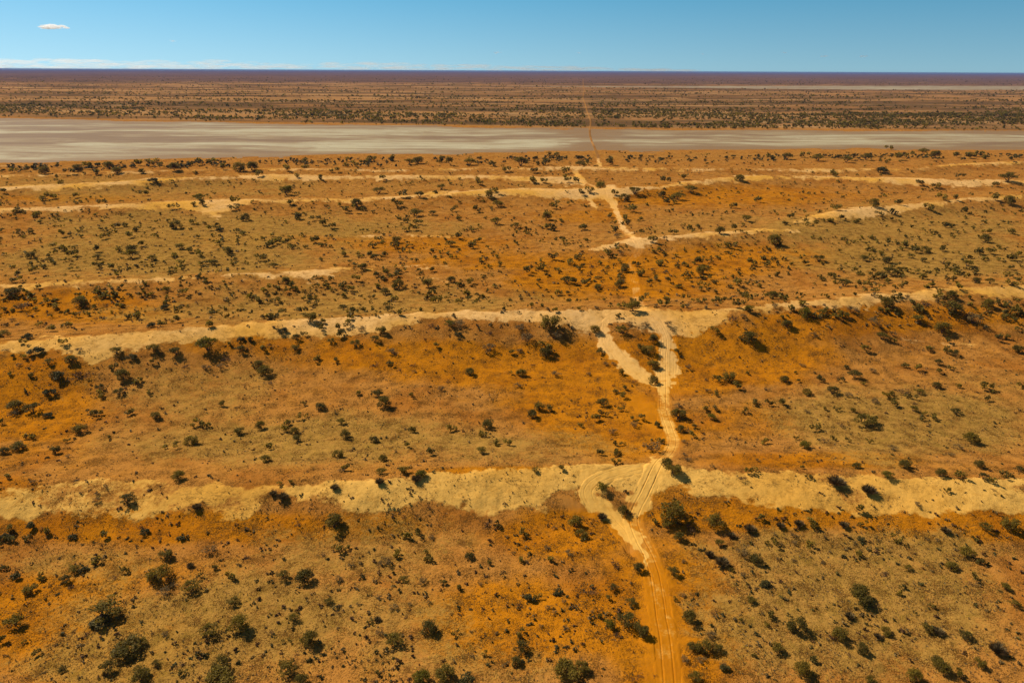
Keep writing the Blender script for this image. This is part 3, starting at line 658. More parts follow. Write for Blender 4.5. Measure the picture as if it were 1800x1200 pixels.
# ---- plants read off the photograph: x, foot y, crown width in quarter pixels of each 450 x 300 tile, habit
TILES = [
 ((0,500), "95,80,100r 160,175,110g 415,180,60r 340,130,50v 565,150,110r 555,200,60d 90,255,45g 270,300,40v 370,330,60v 450,305,60m 25,370,80r 195,385,80m 155,415,45m 445,428,50m 560,470,60g 40,465,80d 255,490,110m 505,550,85r 345,560,70v 140,580,50g 170,525,40m 100,520,35m 820,485,80v 930,520,75m 1080,475,80r 1240,490,90v 1460,462,145V 1590,530,120d 1290,78,60r 1395,130,60d 1160,175,70m 1245,195,55m 1265,150,50d 685,245,50d 965,245,60m 1065,300,70m 1135,295,55m 1245,268,55v 1495,215,50m 1475,300,55m 1695,400,65m 1755,405,50m 1690,470,80v 1615,430,35m 1075,550,40m 800,590,50m 1290,590,90d 1445,600,80g 1550,590,70g 410,660,110m 560,670,160d 870,665,100r 955,700,60v 705,740,70v 715,790,60m 840,775,80v 120,885,110r 230,900,110v 345,930,70m 350,780,90m 680,920,60m 620,910,40m 915,915,60r 1095,945,70r 570,1040,90r 1370,990,50r 1430,1000,60m 1685,1050,70r 1570,855,45r 1350,1120,85r 205,1090,60v 390,1185,75r 130,1165,100r 30,1190,70r 100,925,80g 15,980,50r 1035,770,40m 770,1080,30m 1215,1150,55m 475,1110,35m 220,660,45m 75,645,35m"),
 ((450,500), "85,58,60r 20,125,50m 150,130,50v 400,145,60R 175,222,50r 320,205,60r 140,250,50m 380,265,95r 470,270,45m 615,178,65v 595,38,60r 660,45,50v 910,68,65r 975,118,55r 930,192,65v 815,100,40m 1255,125,60v 1430,135,45r 665,225,60m 660,275,50m 880,345,75r 745,330,75g 585,315,60v 470,330,40m 440,295,40m 185,340,80m 335,355,35m 290,390,70v 275,458,70v 385,390,50d 590,370,60v 530,410,60v 700,430,80v 835,400,70v 965,485,100g 45,470,50v 105,430,70d 1360,295,80V 1430,300,110g 1240,300,80d 1420,365,60m 1640,360,90d 20,580,80r 60,640,110r 100,700,100d 1640,470,110g 1510,632,75r 1195,470,50d 830,575,80d 940,565,45v 1100,575,70d 1000,610,80d 860,782,90v 905,862,100r 715,775,45v 455,880,75r 325,850,35m 600,975,70v 1300,745,60g 1350,690,60d 1115,620,40g 1635,1012,90r 1610,1065,55v 1100,1037,60r 1360,1032,60v 1690,1120,55r 1780,1132,50r 1230,1195,60r 1065,1145,45r 830,1107,65r 630,1080,80r 575,1205,70r 30,1010,70r 205,1032,60r 235,990,50v 275,1042,65r 295,1100,80v 320,940,50v 95,1162,55r 345,1010,60d 1280,440,40m 565,540,40m 430,540,50m 1085,790,40v"),
 ((900,500), "275,308,130r 585,338,70r 775,345,100v 825,290,60g 940,298,75g 1095,288,70g 990,402,75r 960,485,90r 905,455,50v 990,582,80r 990,692,75r 1125,330,50g 1430,342,55r 1665,402,120r 1540,255,140d 1590,167,50r 1665,192,65R 1630,230,60g 850,188,110r 835,125,40r 885,150,60r 795,162,40m 940,117,55r 1050,152,55r 1020,160,50g 1230,162,60g 1215,105,45m 1295,130,45r 1340,130,45r 1430,125,60m 1480,125,40m 1635,85,40m 320,75,50r 245,50,25r 400,72,35r 470,125,30m 650,115,30m 605,25,40m 1160,480,40m 235,507,90r 270,455,60r 210,430,50v 310,642,80g 65,642,70r 15,635,40r 140,570,60d 545,637,50g 660,567,50g 610,480,45v 715,565,50g 790,635,50v 850,690,75d 720,715,50d 800,742,40r 780,797,50r 720,765,40v 640,848,90v 150,938,80r 195,880,70r 255,880,50r 1165,945,105r 1170,865,70g 1185,1037,65r 1230,1042,60g 1280,1000,35v 1275,1082,50r 1205,1112,45g 1020,1002,55r 905,950,50r 860,960,40v 855,1000,80g 770,890,40v 645,922,50v 710,1047,80g 490,1002,40r 600,960,60v 1050,1120,50v 985,1167,140g 925,1135,60g 775,1130,35r 725,1130,35r 605,1190,50r 740,1200,50r 1355,890,45r 1400,952,75V 1435,885,40v 1640,907,45r 1710,837,50r 1780,1122,50r 1530,675,90r 1440,682,60v 1615,735,60d 1570,735,60v 1425,775,40v 1375,752,50g 1360,675,40g 1240,592,60g 1195,515,35g 1655,635,30m 1790,742,50g 40,722,70g 625,732,50d 60,480,70g 105,400,120g 10,490,40r 50,320,100g 300,385,130g"),
 ((1350,500), "35,102,80r 255,228,95R 130,303,80r 45,165,60g 790,100,35r 830,152,90r 875,110,45r 705,55,55m 1200,90,60R 1285,92,80r 1040,178,50v 1110,150,130d 1280,200,150v 1550,157,80r 1625,140,45m 1730,192,60v 1750,125,40m 510,232,55r 460,165,50g 590,200,100g 740,292,110g 800,387,90v 875,360,60g 1060,262,90v 1220,338,110r 1310,230,60v 1440,272,140g 320,372,80g 975,97,50g 370,210,60v 1665,247,45v 1720,257,40v 1785,342,50v 1610,385,50r 1665,380,50v 690,467,55r 880,405,40r 1130,467,55r 1230,477,50r 1300,500,80v 1265,415,50v 1755,477,80r 1195,567,60v 955,580,45v 1060,607,50v 1205,632,45v 1280,602,40v 735,617,60g 605,655,100v 540,592,40v 120,687,70r 200,682,30r 365,682,50r 275,772,65r 450,768,90v 495,680,40r 680,707,30r 555,785,70g 185,625,25r 1180,727,65r 1330,722,40r 1500,732,60r 1590,752,55r 1785,732,50r 1550,827,45v 835,792,45r 885,787,45r 890,852,60r 950,765,140d 1060,767,70v 1010,802,50v 1030,842,60d 1020,892,70v 740,832,80g 70,847,60r 20,852,50r 400,882,30r 475,887,35r 275,902,50g 1090,952,40r 1170,952,50r 1320,908,75v 680,988,150v 740,984,60v 600,902,40v 350,1032,60r 400,1112,110d 460,1090,40v 520,1002,90d 260,1152,80R 715,1112,35v 565,1112,35v 870,1162,75g 1420,1108,110r 1335,1162,80g 1110,915,35v 195,1090,30v 240,580,50g"),
 ((0,750), "480,217,50g 60,374,50m 530,382,70d 230,395,50g 895,525,108v 745,427,40g 685,477,50g 680,527,60g 570,465,35g 1260,372,90r 1385,578,60c 220,702,85m 330,742,55m 290,722,40g 515,782,65m 720,772,60m 990,712,70d 1020,752,70m 1270,792,65m 1165,925,95r 1480,895,120g 1735,932,80d 1725,732,40d 85,737,55m 30,787,80m 90,807,55m 175,802,50m 15,1002,50m 35,822,50m 110,1067,80m 320,1067,60m 520,1015,85v 470,1085,80v 500,1132,80d 220,1162,90r 885,1022,50v 800,1072,90d 1130,1078,145r 1340,982,50c 1510,997,40m 1630,1062,60m 1415,1052,40m 1350,1145,120v 1225,1117,70g 1160,1177,110g 680,957,60v 590,1010,70m"),  # the low dark shrub listed last is added where only shadow lies
 ((450,750), "890,237,65r 70,243,75r 645,307,50r 600,322,60g 880,332,75v 1045,322,75r 1160,352,75R 1590,182,80v 870,402,60c 555,437,55c 190,507,75c 120,482,50c 1130,382,65c 250,400,35m 175,415,35m 550,705,130r 290,695,80d 1050,642,70d 1040,775,60v 1145,767,60v 1240,782,60g 1700,692,45m 1640,700,120d 1225,572,60d 985,905,60v 910,965,110g 870,975,60d 590,882,60m 645,857,40m 470,915,90d 340,1085,130r 190,1065,90v 590,1072,70g 1220,957,60m 1200,892,40m 1500,925,70r 1640,967,40m 1040,1082,70v 1180,1095,80g 1315,1112,50m 1410,1132,50m 670,982,60g 1580,1112,45g 1740,1022,45g"),
 ((900,750), "1095,280,95r 1135,335,110r 735,252,50r 740,197,45r 175,307,40v 350,292,45v 405,265,35d 630,445,90V 780,605,80r 845,625,90d 635,645,65c 1125,645,172r 1030,575,50d 1010,685,50v 1075,705,100v 1175,795,85r 1270,720,140d 1420,695,130v 965,622,60d 445,705,105r 490,770,85r 1235,237,60g 1215,202,45g 1320,217,30g 1405,287,45g 1680,322,60r 1610,368,100d 1730,242,45g 1670,732,75c 1765,642,50v 1540,772,60c 1460,835,75v 1390,907,60c 1475,972,90c 1620,905,110g 1720,955,90r 890,1012,80r 740,970,130d 1135,1030,90v 545,1165,130d 325,1167,75m 710,1142,70v 60,942,45m 255,947,50m 255,860,60g 400,902,80g 80,762,60v 300,722,50g 570,665,60d 1625,1052,60g 1550,1015,35m 1765,1117,70m 1280,922,50d 1210,952,45g"),
 ((1350,750), "1480,285,75r 965,292,90r 620,292,60r 840,362,85V 1210,352,80r 1360,367,60m 1510,367,65v 1570,402,45v 1580,442,50d 1765,315,70v 1650,352,50m 1700,352,40m 480,408,110c 705,465,95c 1265,462,40m 295,367,40v 140,382,40d 1285,202,60g 240,290,30m 640,592,60m 1045,562,60g 85,707,60c 215,692,65c 320,702,60m 530,702,60c 660,692,40m 1245,742,60c 1530,720,85v 1700,710,110r 1365,722,50d 1470,812,40m 655,797,60m 615,822,45g 905,812,55m 1120,802,35g 1190,807,45g 275,852,55m 180,777,60g 40,767,50g 35,832,60m 90,832,40g 185,827,55g 640,907,50m 840,877,40g 435,887,35g 65,935,35g 180,947,45g 380,957,45g 1400,908,110v 1490,957,60v 1285,995,85r 985,998,60v 800,1045,120d 1155,1022,40g 1440,1072,50m 1670,1132,60v 1430,1112,100d 640,1205,140r"),
 ((0,900), "110,785,130v 745,728,220v 720,792,170m 30,907,60m 240,1017,55m 440,1112,65v 770,1112,110v 900,988,200r 1000,932,90v 1000,1185,140r 1100,1072,60v 1480,855,130v 1690,825,140r 1640,645,90v 1570,1195,210r 1560,1090,120r 390,950,50d 600,872,80d 1170,867,70g 175,922,30m 1260,1082,80d 1300,1142,50m"),
 ((450,900), "510,642,70v 860,612,60g 270,755,80v 965,682,80g 1045,742,50d 590,712,70d 1225,835,120r 385,925,120r 105,862,90d 225,1125,140v 290,1002,60d 320,1198,90r 325,1167,40m 980,925,130v 870,862,70g 855,762,50c 1165,1198,130R 1330,1180,140r 1485,1198,120m 865,1147,40m 820,1192,70d 1525,1012,50g 1615,1007,40m 1410,862,40m 1510,847,35g 1690,852,35g 800,792,40m 720,652,40g 585,667,35g 1220,642,45g 1085,657,45g 1420,715,25d 1600,687,60d 230,912,35m"),
 ((900,900), "130,617,90m 60,652,90d 195,612,45m 250,682,50g 300,712,45g 835,645,80v 675,607,40m 810,795,150v 900,860,110r 690,805,90V 720,865,80d 625,747,45m 565,707,40g 1250,768,110r 1195,592,50g 1395,872,90g 1350,975,110r 1440,975,90v 1270,962,80v 1215,1042,75g 1330,1047,80g 1290,1185,100v 1480,1082,60g 1495,1112,80m 1430,722,90d 1670,632,80v 400,1148,190r 490,1115,100r 60,965,110v 35,1065,80r 60,872,60v 905,1160,70d 1010,1155,50d 870,1192,80d 1600,770,30m 1150,620,30m 1700,1022,35m 1780,512,70m 1790,802,40m 370,825,60g 210,812,50g 365,637,45g"),
 ((1350,900), "650,638,130r 770,658,80d 205,835,130r 500,895,110r 655,982,85r 570,1012,70d 50,972,100v 20,735,60v 235,1135,120r 320,1042,55r 830,852,70r 1110,832,80v 1190,852,75c 1230,802,60d 1385,890,100v 1210,1115,120r 1180,1062,80r 1480,1082,80r 1610,985,100c 1630,940,60g 1020,1175,110r 1360,1152,60r 725,1202,70r 1605,1097,35d 1160,672,40m 960,547,45m 930,582,40m 1730,665,75v 1670,545,70v 1050,945,30d 265,705,30d 570,742,60c 770,882,50c"),
 ((0,250), "120,215,50r 190,205,45r 315,222,75r 550,207,70r 625,182,55r 510,222,50r 770,187,70r 825,217,65r 685,225,45r 970,167,55r 975,220,45r 1085,167,60r 1225,197,80r 1380,162,60r 1140,182,40r 1690,203,80r 1770,197,90r 1570,192,55r 1510,152,50r 425,312,60r 20,357,40m 290,412,50v 350,402,60m 525,392,45r 725,427,50r 1005,377,50m 1080,282,70m 1405,412,80V 1660,432,60r 1230,467,45r 1375,452,40r 1430,442,60r 105,492,50r 265,527,55r 1730,552,65r 1625,482,50r 835,602,45r 1240,607,75r 880,592,40r 1345,577,50v 1495,612,45v 1550,627,60m 140,657,50v 230,642,45r 440,662,50v 735,682,50v 915,672,55r 985,627,50v 1680,637,40r 1715,652,40r 1015,732,55r 925,772,65r 920,817,100v 840,767,45v 680,772,50r 690,822,65v 380,742,45v 450,772,50v 220,812,65r 520,802,50v 350,842,45v 1070,832,65v 1270,752,80v 1235,812,55r 1350,777,45r 1395,802,60v 1605,787,70r 1500,862,70v 1225,900,35v 680,887,50v 785,897,50v 510,902,35v 125,942,50v 200,922,50v 110,987,50m"),
 ((450,250), "215,374,90R 345,142,45r 230,202,50v 350,187,45r 20,242,50r 300,247,35r 450,267,40r 545,212,45v 635,137,35v 690,172,55v 770,147,40v 800,137,50v 895,267,45v 960,132,50v 1080,158,80v 1140,150,70r 1300,142,50v 1370,162,60r 1500,162,90v 1755,207,50r 1650,172,45v 1565,302,55r 1305,332,65v 1265,372,40m 1150,387,70v 1050,382,55r 865,362,90v 710,454,80r 670,492,60r 255,437,50r 290,542,60r 400,552,45r 545,607,50r 470,587,55m 1010,447,60r 1120,520,100v 1240,512,60v 1375,487,45r 1545,492,55v 1700,452,80v 1425,547,40r 1130,582,50r 1060,622,50r 1125,622,45r 1050,567,35r 1690,577,80v 1635,382,60r 1680,352,50R 870,707,55r 990,707,60r 985,747,60v 820,742,45r 1420,682,60r 1565,702,45r 1515,747,50r 1370,732,80v 95,737,60v 135,717,60r 225,712,45v 400,702,60v 480,737,40r 610,802,50v 740,807,45r 790,807,50v 840,824,65v 895,807,45v 1020,827,50g 125,882,70v 25,832,60v 465,837,35v 750,897,70r 1230,912,45r 1615,827,45g 205,987,65r 730,977,55r 975,957,60r 1210,1017,80r 1005,1027,85r 1370,982,65r 1495,1002,60r 1445,1012,40r 520,982,40r 925,927,45v"),
 ((900,250), "60,168,100v 270,162,60v 190,167,40v 270,107,40v 310,107,40v 480,172,70v 520,172,45v 690,162,60v 160,212,45r 375,227,60r 135,287,60r 230,287,45r 395,282,50r 445,282,50r 620,324,70R 540,352,50r 475,372,45r 790,412,65r 720,372,45r 860,364,90v 1070,292,60v 1600,272,70r 1215,262,45m 1170,404,90v 1140,432,60v 1095,437,50r 1070,382,50r 1550,462,50r 1255,352,90v 1745,422,50r 300,467,60v 240,544,80r 30,604,70v 350,562,35r 235,612,45v 285,622,60v 495,617,55r 785,547,50r 800,582,45r 835,492,60m 690,532,40m 740,642,50r 735,672,60g 995,708,60r 1130,652,50r 1300,607,40v 1460,642,70r 1550,617,55r 1640,557,80v 675,804,60r 300,827,60r 465,832,50r 405,857,50r 770,792,50g 875,875,50r 795,908,75r 895,942,60r 105,922,60r 210,897,60r 550,888,85d 465,902,40r 385,990,90v 415,997,60r 770,987,60g 755,1017,70r 600,1032,45r 1305,857,60r 1385,852,40r 1655,862,60r 1025,872,60v 1160,887,40v 1340,924,80r 985,902,40g 1075,922,50g 1355,1017,45r 1565,1007,60r 1420,992,40v 1730,1017,45r 1110,987,40m 1525,747,60r 1790,872,50r 190,982,35r 520,987,40r 520,707,40r 1060,767,45d"),
 ((1350,250), "740,454,75r 475,483,60r 910,442,50r 880,508,55r 785,518,40r 150,537,45r 515,542,40r 630,572,45r 440,562,45r 285,592,60r 1065,302,45r 1180,328,50r 795,217,90m 460,242,60v 1220,408,60r 1315,408,45r 1600,407,60r 1690,434,80r 1680,278,110v 1345,252,40r 1600,312,40r 1130,477,60v 1370,497,50r 1540,642,45r 1695,642,50r 1525,704,75r 1250,602,60v 45,724,100r 115,582,40r 355,838,85v 265,862,45r 670,832,65v 835,848,65r 985,817,40r 1085,842,40r 1230,767,50r 1105,777,65r 1025,777,60r 960,742,60r 860,935,100v 810,962,60v 740,947,55v 635,922,50r 445,957,55v 535,1014,100v 670,1018,50r 725,982,35v 850,992,45v 905,1027,45v 365,972,50v 1080,967,60r 1290,982,50v 1460,993,65r 1560,993,65v 1705,1012,55r 1480,787,60v 1555,787,60v 1400,872,80v 1270,882,50v 1330,927,60v 1455,922,50v 1700,832,60v 1750,802,45v 850,52,40r 1090,87,70v 1175,112,80r 1310,107,50r 1410,117,60r 250,107,50v 350,132,80v 550,142,80v 690,127,80v 900,127,60v 1480,102,50v 1520,117,45r 810,142,40r 20,122,50v 130,122,80v 1700,122,40r 1000,107,45r"),
]
HAB = {'r': 'round', 'R': 'round', 'v': 'vase', 'V': 'vase', 'm': 'mound', 'g': 'dry', 'd': 'dead', 'c': 'cane'}
plants = []
for (ox, oy), txt in TILES:
    for tkn in txt.split():
        a, b_, c_ = tkn.split(','); kd = c_[-1]; w = float(c_[:-1])
        plants.append([ox + float(a) / 4, oy + float(b_) / 4, w / 4, HAB[kd], kd in 'RV'])
pp = np.array([(p[0], p[1], p[2]) for p in plants])
P3 = hit(pp[:, 0], pp[:, 1])
depth = (P3 - CO) @ FW
wid = pp[:, 2] * depth / FPX
wid = wid * 1.04
order = np.argsort(-pp[:, 2])
FAM = {'round': 'shrub', 'vase': 'shrub', 'mound': 'shrub', 'dry': 'dry', 'dead': 'dry', 'cane': 'cane'}
cnt = {'shrub': 0, 'dry': 0, 'cane': 0}; solo = []; rest = []
for i in order:
    f = FAM[plants[i][3]]
    if cnt[f] < 296: cnt[f] += 1; solo.append(i)
    else: rest.append(i)
solo.sort()

# ---- labels: habit and colour first, then the stretch of country, then its place in the row
S1b = np.array([(a[0], a[2]) for a in STRIPS[0][1]]); S1t = np.array([(a[0], a[1]) for a in STRIPS[0][1]])
S2b = np.array([(a[0], a[2]) for a in STRIPS[1][1]]); S2t = np.array([(a[0], a[1]) for a in STRIPS[1][1]])
TY_ = np.array([p[1] for p in TRACK_PX][::-1], float); TX_ = np.array([p[0] for p in TRACK_PX][::-1], float)
def row_of(x, y):
    b1 = np.interp(x, S1b[:, 0], S1b[:, 1]); t1 = np.interp(x, S1t[:, 0], S1t[:, 1]); b2 = np.interp(x, S2b[:, 0], S2b[:, 1]); t2 = np.interp(x, S2t[:, 0], S2t[:, 1])
    if y > 1130: return 'at the bottom edge'
    if y > 1040: return 'on the foreground flat'
    if y > b1 + 55: return 'in front of nearest dune'
    if y > b1 + 3: return "just below nearest dune's sand"
    if y > t1 + 2: return "on nearest dune's pale sand"
    if y > t1 - 60: return 'just behind nearest dune'
    if y > b2 + 105: return 'between the two nearest dunes'
    if y > b2 + 45: return "low on second dune's slope"
    if y > b2 + 3: return "high on second dune's slope"
    if y > t2: return "on second dune's pale crest"
    if y > t2 - 45: return 'just behind the second dune'
    if y > 430: return 'on flat beyond second dune'
    if y > 350: return 'on flats halfway to the lake'
    return 'near the salt lake shore'
def col_of(x, y):
    tx = np.interp(y, TY_, TX_)
    if x < 220: return 'far left'
    if x < 560: return 'left'
    if x < tx - 260: return 'left of centre'
    if x < tx: return 'left of the track'
    if x < tx + 200: return 'right of the track'
    if x < 1600: return 'right'
    return 'far right'
LOOK = {'round': 'round olive shrub', 'vase': 'open olive shrub', 'mound': 'low dark green shrub', 'dry': 'grey dry bush', 'dead': 'brown dead bush', 'cane': 'cane grass clump'}
CAT = {'round': 'shrub', 'vase': 'shrub', 'mound': 'shrub', 'dry': 'dry bush', 'dead': 'dead bush', 'cane': 'grass clump'}
NAME = {'round': 'olive_shrub', 'vase': 'spreading_shrub', 'mound': 'low_shrub', 'dry': 'dry_bush', 'dead': 'dead_bush', 'cane': 'cane_grass_clump'}
GRP = {'round': 'olive shrubs scattered over the desert', 'vase': 'spreading shrubs scattered over the desert', 'mound': 'low dark shrubs scattered over the desert', 'dry': 'grey dry bushes on the sand', 'dead': 'brown dead bushes on the sand', 'cane': 'cane grass clumps on the sand'}
ORD = ['first', 'second', 'third', 'fourth', 'fifth', 'sixth', 'seventh', 'eighth', 'ninth', 'tenth', 'eleventh', 'twelfth', 'thirteenth', 'fourteenth', 'fifteenth', 'sixteenth']
cells = {}
for i in solo:
    x, y, w, kd, br = plants[i]
    lk = LOOK[kd].replace('olive', 'bright green') if br else LOOK[kd]
    cells.setdefault((lk, row_of(x, y), col_of(x, y)), []).append(i)
SIDE = {'far left': 'far left', 'left': 'left part', 'left of centre': 'left of centre', 'left of the track': 'left of track', 'right of the track': 'right of track', 'right': 'right part', 'far right': 'far right'}
label = {}
for (lk, rw, cl), ids in cells.items():
    ids.sort(key=lambda i: plants[i][0])
    if len(ids) == 1: label[ids[0]] = f'{lk} {rw}, {SIDE[cl]}'
    elif len(ids) == 2 and max(plants[i][2] for i in ids) > 1.35 * min(plants[i][2] for i in ids):
        a, b_ = sorted(ids, key=lambda i: -plants[i][2])
        label[a] = f'larger {lk} {rw}, {SIDE[cl]}'; label[b_] = f'smaller {lk} {rw}, {SIDE[cl]}'
    else:
        for n_, i in enumerate(ids): label[i] = f'{lk}, {ORD[min(n_, 15)]} from left, {rw}, {SIDE[cl]}'
for i in label: assert len(label[i].split()) <= 16, label[i]

prs = random.Random(5)
for i in solo:
    x, y, w, kd, br = plants[i]
    lm, sm_, bl, _, _ = prs.choice(PROTO[kd])
    r = bpy.data.objects.new(NAME[kd], None); COL.objects.link(r); r.empty_display_size = 0.3
    s = float(wid[i]); sz = s * prs.uniform(0.78, 0.98) * (0.72 if w > 44 else 1.0)
    if kd == 'mound' and abs(w - 42) < 1: sz *= 0.6
    r.location = (float(P3[i, 0]), float(P3[i, 1]), float(P3[i, 2]) - 0.03); r.rotation_euler = (prs.uniform(-.06, .06), prs.uniform(-.06, .06), prs.uniform(0, 6.283)); r.scale = (s, s, sz)
    r['label'] = label[i]; r['category'] = CAT[kd]; r['group'] = GRP[kd]
    link('blades' if kd == 'cane' else 'foliage', bl if (br and bl) else lm, r)
    if sm_ is not None: link('stems', sm_, r)

# ---- everything smaller or further: scrub nobody could count, one sheet of small leaf clouds per stretch
def scatter_shrubs(name, P, w, nleaf, matl, rs, flat=0.62, lift=0.40, **props):
    n = len(P)
    k = 3
    cl = rs.normal(size=(n, k, 3)) * np.array([0.24, 0.24, 0.10]); cl[:, :, 2] += lift
    ids = rs.randint(0, k, (n, nleaf))
    d = rs.normal(size=(n, nleaf, 3)); d /= np.linalg.norm(d, axis=2)[:, :, None]
    L = cl[np.arange(n)[:, None], ids] + d * (0.26 * (0.55 + 0.5 * rs.rand(n, nleaf)))[:, :, None] * np.array([1, 1, 0.75])
    L[:, :, 2] = np.maximum(L[:, :, 2], 0.05)
    L = (P[:, None, :] + L * w[:, None, None]).reshape(-1, 3)
    size = np.repeat(w * (1.45 / math.sqrt(nleaf)), nleaf)
    V, F, lf = leaf_cloud(L, size, rs, tri=False)
    tint = np.repeat(rs.rand(n) * 0.95, nleaf * 4)
    return link(name, make_mesh(name, V, F, [matl], dict(leaf=lf, tint=tint)), **props)
def clear_of_track(P, m):
    return np.abs(track_dist(P[:, 0], P[:, 1])) > m
rs = np.random.RandomState(3)
# the photographed ones that did not make it into the separate objects
ri = np.array(rest, int)
scatter_shrubs('far_shrubs', P3[ri], wid[ri] * 1.2, 110, M_GREEN, rs, kind='stuff', label='small distant olive shrubs on the flats between the dunes')
def rand_px(n, x0, x1, y0, y1, power=1.0):
    return x0 + (x1 - x0) * rs.rand(n), y0 + (y1 - y0) * rs.rand(n) ** power
# small shrubs between the dunes
qx, qy = rand_px(13500, -500, 2300, 268, 560, 1.1)
P = hit(qx, qy); cln = fbm(P[:, 0], P[:, 1], 30, 3, 101)
sd_, br_, *_ = masks(P[:, 0], P[:, 1], P[:, 2])
ok = (rs.rand(len(P)) < np.clip(0.40 + 1.5 * cln, 0.02, 1) * (1 - 0.88 * sd_)) & clear_of_track(P, 4.5) & (br_ < 0.3) & (P[:, 1] < np.interp(P[:, 0], *LAKE_NEAR) - 14)
P = P[ok]; w = 0.7 + 2.5 * rs.rand(len(P)) ** 2.0
scatter_shrubs('small_shrubs', P, w, 26, M_GREEN, rs, kind='stuff', label='small shrubs dotted over the flats between the dunes')
qx, qy = rand_px(4500, -500, 2300, 268, 580, 1.0)
P = hit(qx, qy); sd_, br_, *_ = masks(P[:, 0], P[:, 1], P[:, 2]); ok = (rs.rand(len(P)) < 1 - 0.8 * sd_) & clear_of_track(P, 4.5) & (br_ < .3) & (P[:, 1] < np.interp(P[:, 0], *LAKE_NEAR) - 14); P = P[ok]
scatter_shrubs('small_dry_bushes', P, 0.5 + 1.4 * rs.rand(len(P)) ** 2, 22, M_GREY, rs, lift=.25, kind='stuff', label='small grey bushes dotted over the flats between the dunes')
# the belt of trees along the near shore
qx, qy = rand_px(1500, -700, 2500, 0, 1); 
base = np.interp(qx, [-900, 0, 150, 450, 700, 1000, 1300, 1500, 1800, 2700], [305, 291, 289, 282, 279, 275, 274, 271, 270, 268])
qy = base + np.abs(rs.normal(size=len(qx))) * 6.0 + 1.5
P = hit(qx, qy); cln = fbm(P[:, 0], P[:, 1], 60, 3, 103)
ok = (rs.rand(len(P)) < np.clip(0.55 + 1.2 * cln, 0.05, 1)) & clear_of_track(P, 9); P = P[ok]
scatter_shrubs('shore_scrub', P, 2.2 + 3.0 * rs.rand(len(P)), 60, M_DARK, rs, lift=.45, kind='stuff', label='belt of dark scrub along the near shore of the salt lake')
# beyond the lake
qx, qy = rand_px(95000, -700, 2500, 133, 236)
P = hit(qx, qy); yf = np.interp(P[:, 0], *LAKE_FAR)
cln = fbm(P[:, 0] * 0.35, P[:, 1], 170, 3, 107) + 0.5 * fbm(P[:, 0] * .5, P[:, 1], 55, 2, 109)
dd = P[:, 1] - yf
belt = np.exp(-((dd - 360) / 260) ** 2) * 0.35 * sstep(300, 900, P[:, 0] + 300) + np.exp(-((dd - 330) / 200) ** 2) * 0.25
pn = np.interp(P[:, 0], *PAN_NEAR); pf = np.interp(P[:, 0], *PAN_FAR)
ok = (dd > 15) & (rs.rand(len(P)) < np.clip(0.20 + belt + 0.9 * cln, 0.015, 1) * sstep(0, 160, dd + 60)) & ~((P[:, 1] > pn - 60) & (P[:, 1] < pf + 60) & (P[:, 0] > 0)) & clear_of_track(P, 9) & (P[:, 1] < 12000)
P = P[ok]; w = (2.6 + 4.2 * rs.rand(len(P)) ** 1.6) * np.interp(P[:, 1], [1000, 3000, 9000], [1, 1.2, 1.8])
nr_ = P[:, 1] < 2600
scatter_shrubs('scrub_beyond_lake', P[nr_], w[nr_], 14, M_GREEN, rs, lift=.45, kind='stuff', label='dark scrub scattered beyond the salt lake')
scatter_shrubs('horizon_scrub', P[~nr_], w[~nr_], 6, M_GREEN, rs, lift=.45, kind='stuff', label='far scrub in bands up to the horizon')
# spinifex and litter on the near flats: short tufts
def tufts(name, P, w, nb, matl, rs, **props):
    n = len(P); th = rs.rand(n, nb) * 6.283; ln = 0.35 + 0.65 * rs.rand(n, nb); lean = 0.3 + 1.0 * rs.rand(n, nb)
    tip = np.stack([np.cos(th) * np.sin(lean) * ln, np.sin(th) * np.sin(lean) * ln, np.cos(lean) * ln * 0.8 + 0.05], -1)
    sdv = np.stack([-np.sin(th), np.cos(th), 0.5 + 0 * th], -1) * 0.17
    b0 = np.stack([np.cos(th) * .08, np.sin(th) * .08, 0 * th - .05], -1)
    V = np.stack([b0 - sdv * .6, b0 + sdv * .6, tip + sdv * .5, tip - sdv * .5], 2) * (w * 0.5)[:, None, None, None] + P[:, None, None, :]
    V = V.reshape(-1, 3); F = np.arange(len(V)).reshape(-1, 4)
    return link(name, make_mesh(name, V, F, [matl], dict(leaf=np.repeat(rs.rand(n * nb), 4), tint=np.repeat(rs.rand(n) * .95, nb * 4))), **props)
qx, qy = rand_px(130000, -350, 2150, 560, 1330)
P = hit(qx, qy); sd_, br_, og_, st_, *_ = masks(P[:, 0], P[:, 1], P[:, 2])
cln = fbm(P[:, 0], P[:, 1], 9, 3, 113) + 0.6 * fbm(P[:, 0], P[:, 1], 40, 2, 115)
pr = np.clip(0.06 + 0.55 * st_ + 1.3 * cln, 0.02, 1) * (1 - 0.45 * sd_) * (1 - sstep(0.1, 0.4, br_)) * 0.9
ok = (rs.rand(len(P)) < pr) & clear_of_track(P, 2.8); P = P[ok]; st_ = st_[ok]; og_ = og_[ok]
pick = rs.rand(len(P)); sz = 0.20 + 0.52 * rs.rand(len(P)) ** 2.2
sz = sz * np.interp(P[:, 1], [100, 140, 260], [1.0, 1.25, 1.8])
a_ = pick < 0.42; b_ = (pick >= 0.42) & (pick < 0.72); c_ = pick >= 0.72
tufts('straw_grass', P[a_], sz[a_] * 1.1, 7, M_CANE, rs, kind='stuff', label='straw coloured tufts covering the near flats')
tufts('green_ground_cover', P[b_], sz[b_], 7, M_DARK, rs, kind='stuff', label='small dark green tufts covering the near flats')
tufts('twig_litter', P[c_], sz[c_] * .9, 5, M_DEAD, rs, kind='stuff', label='brown twigs and litter on the near sand')
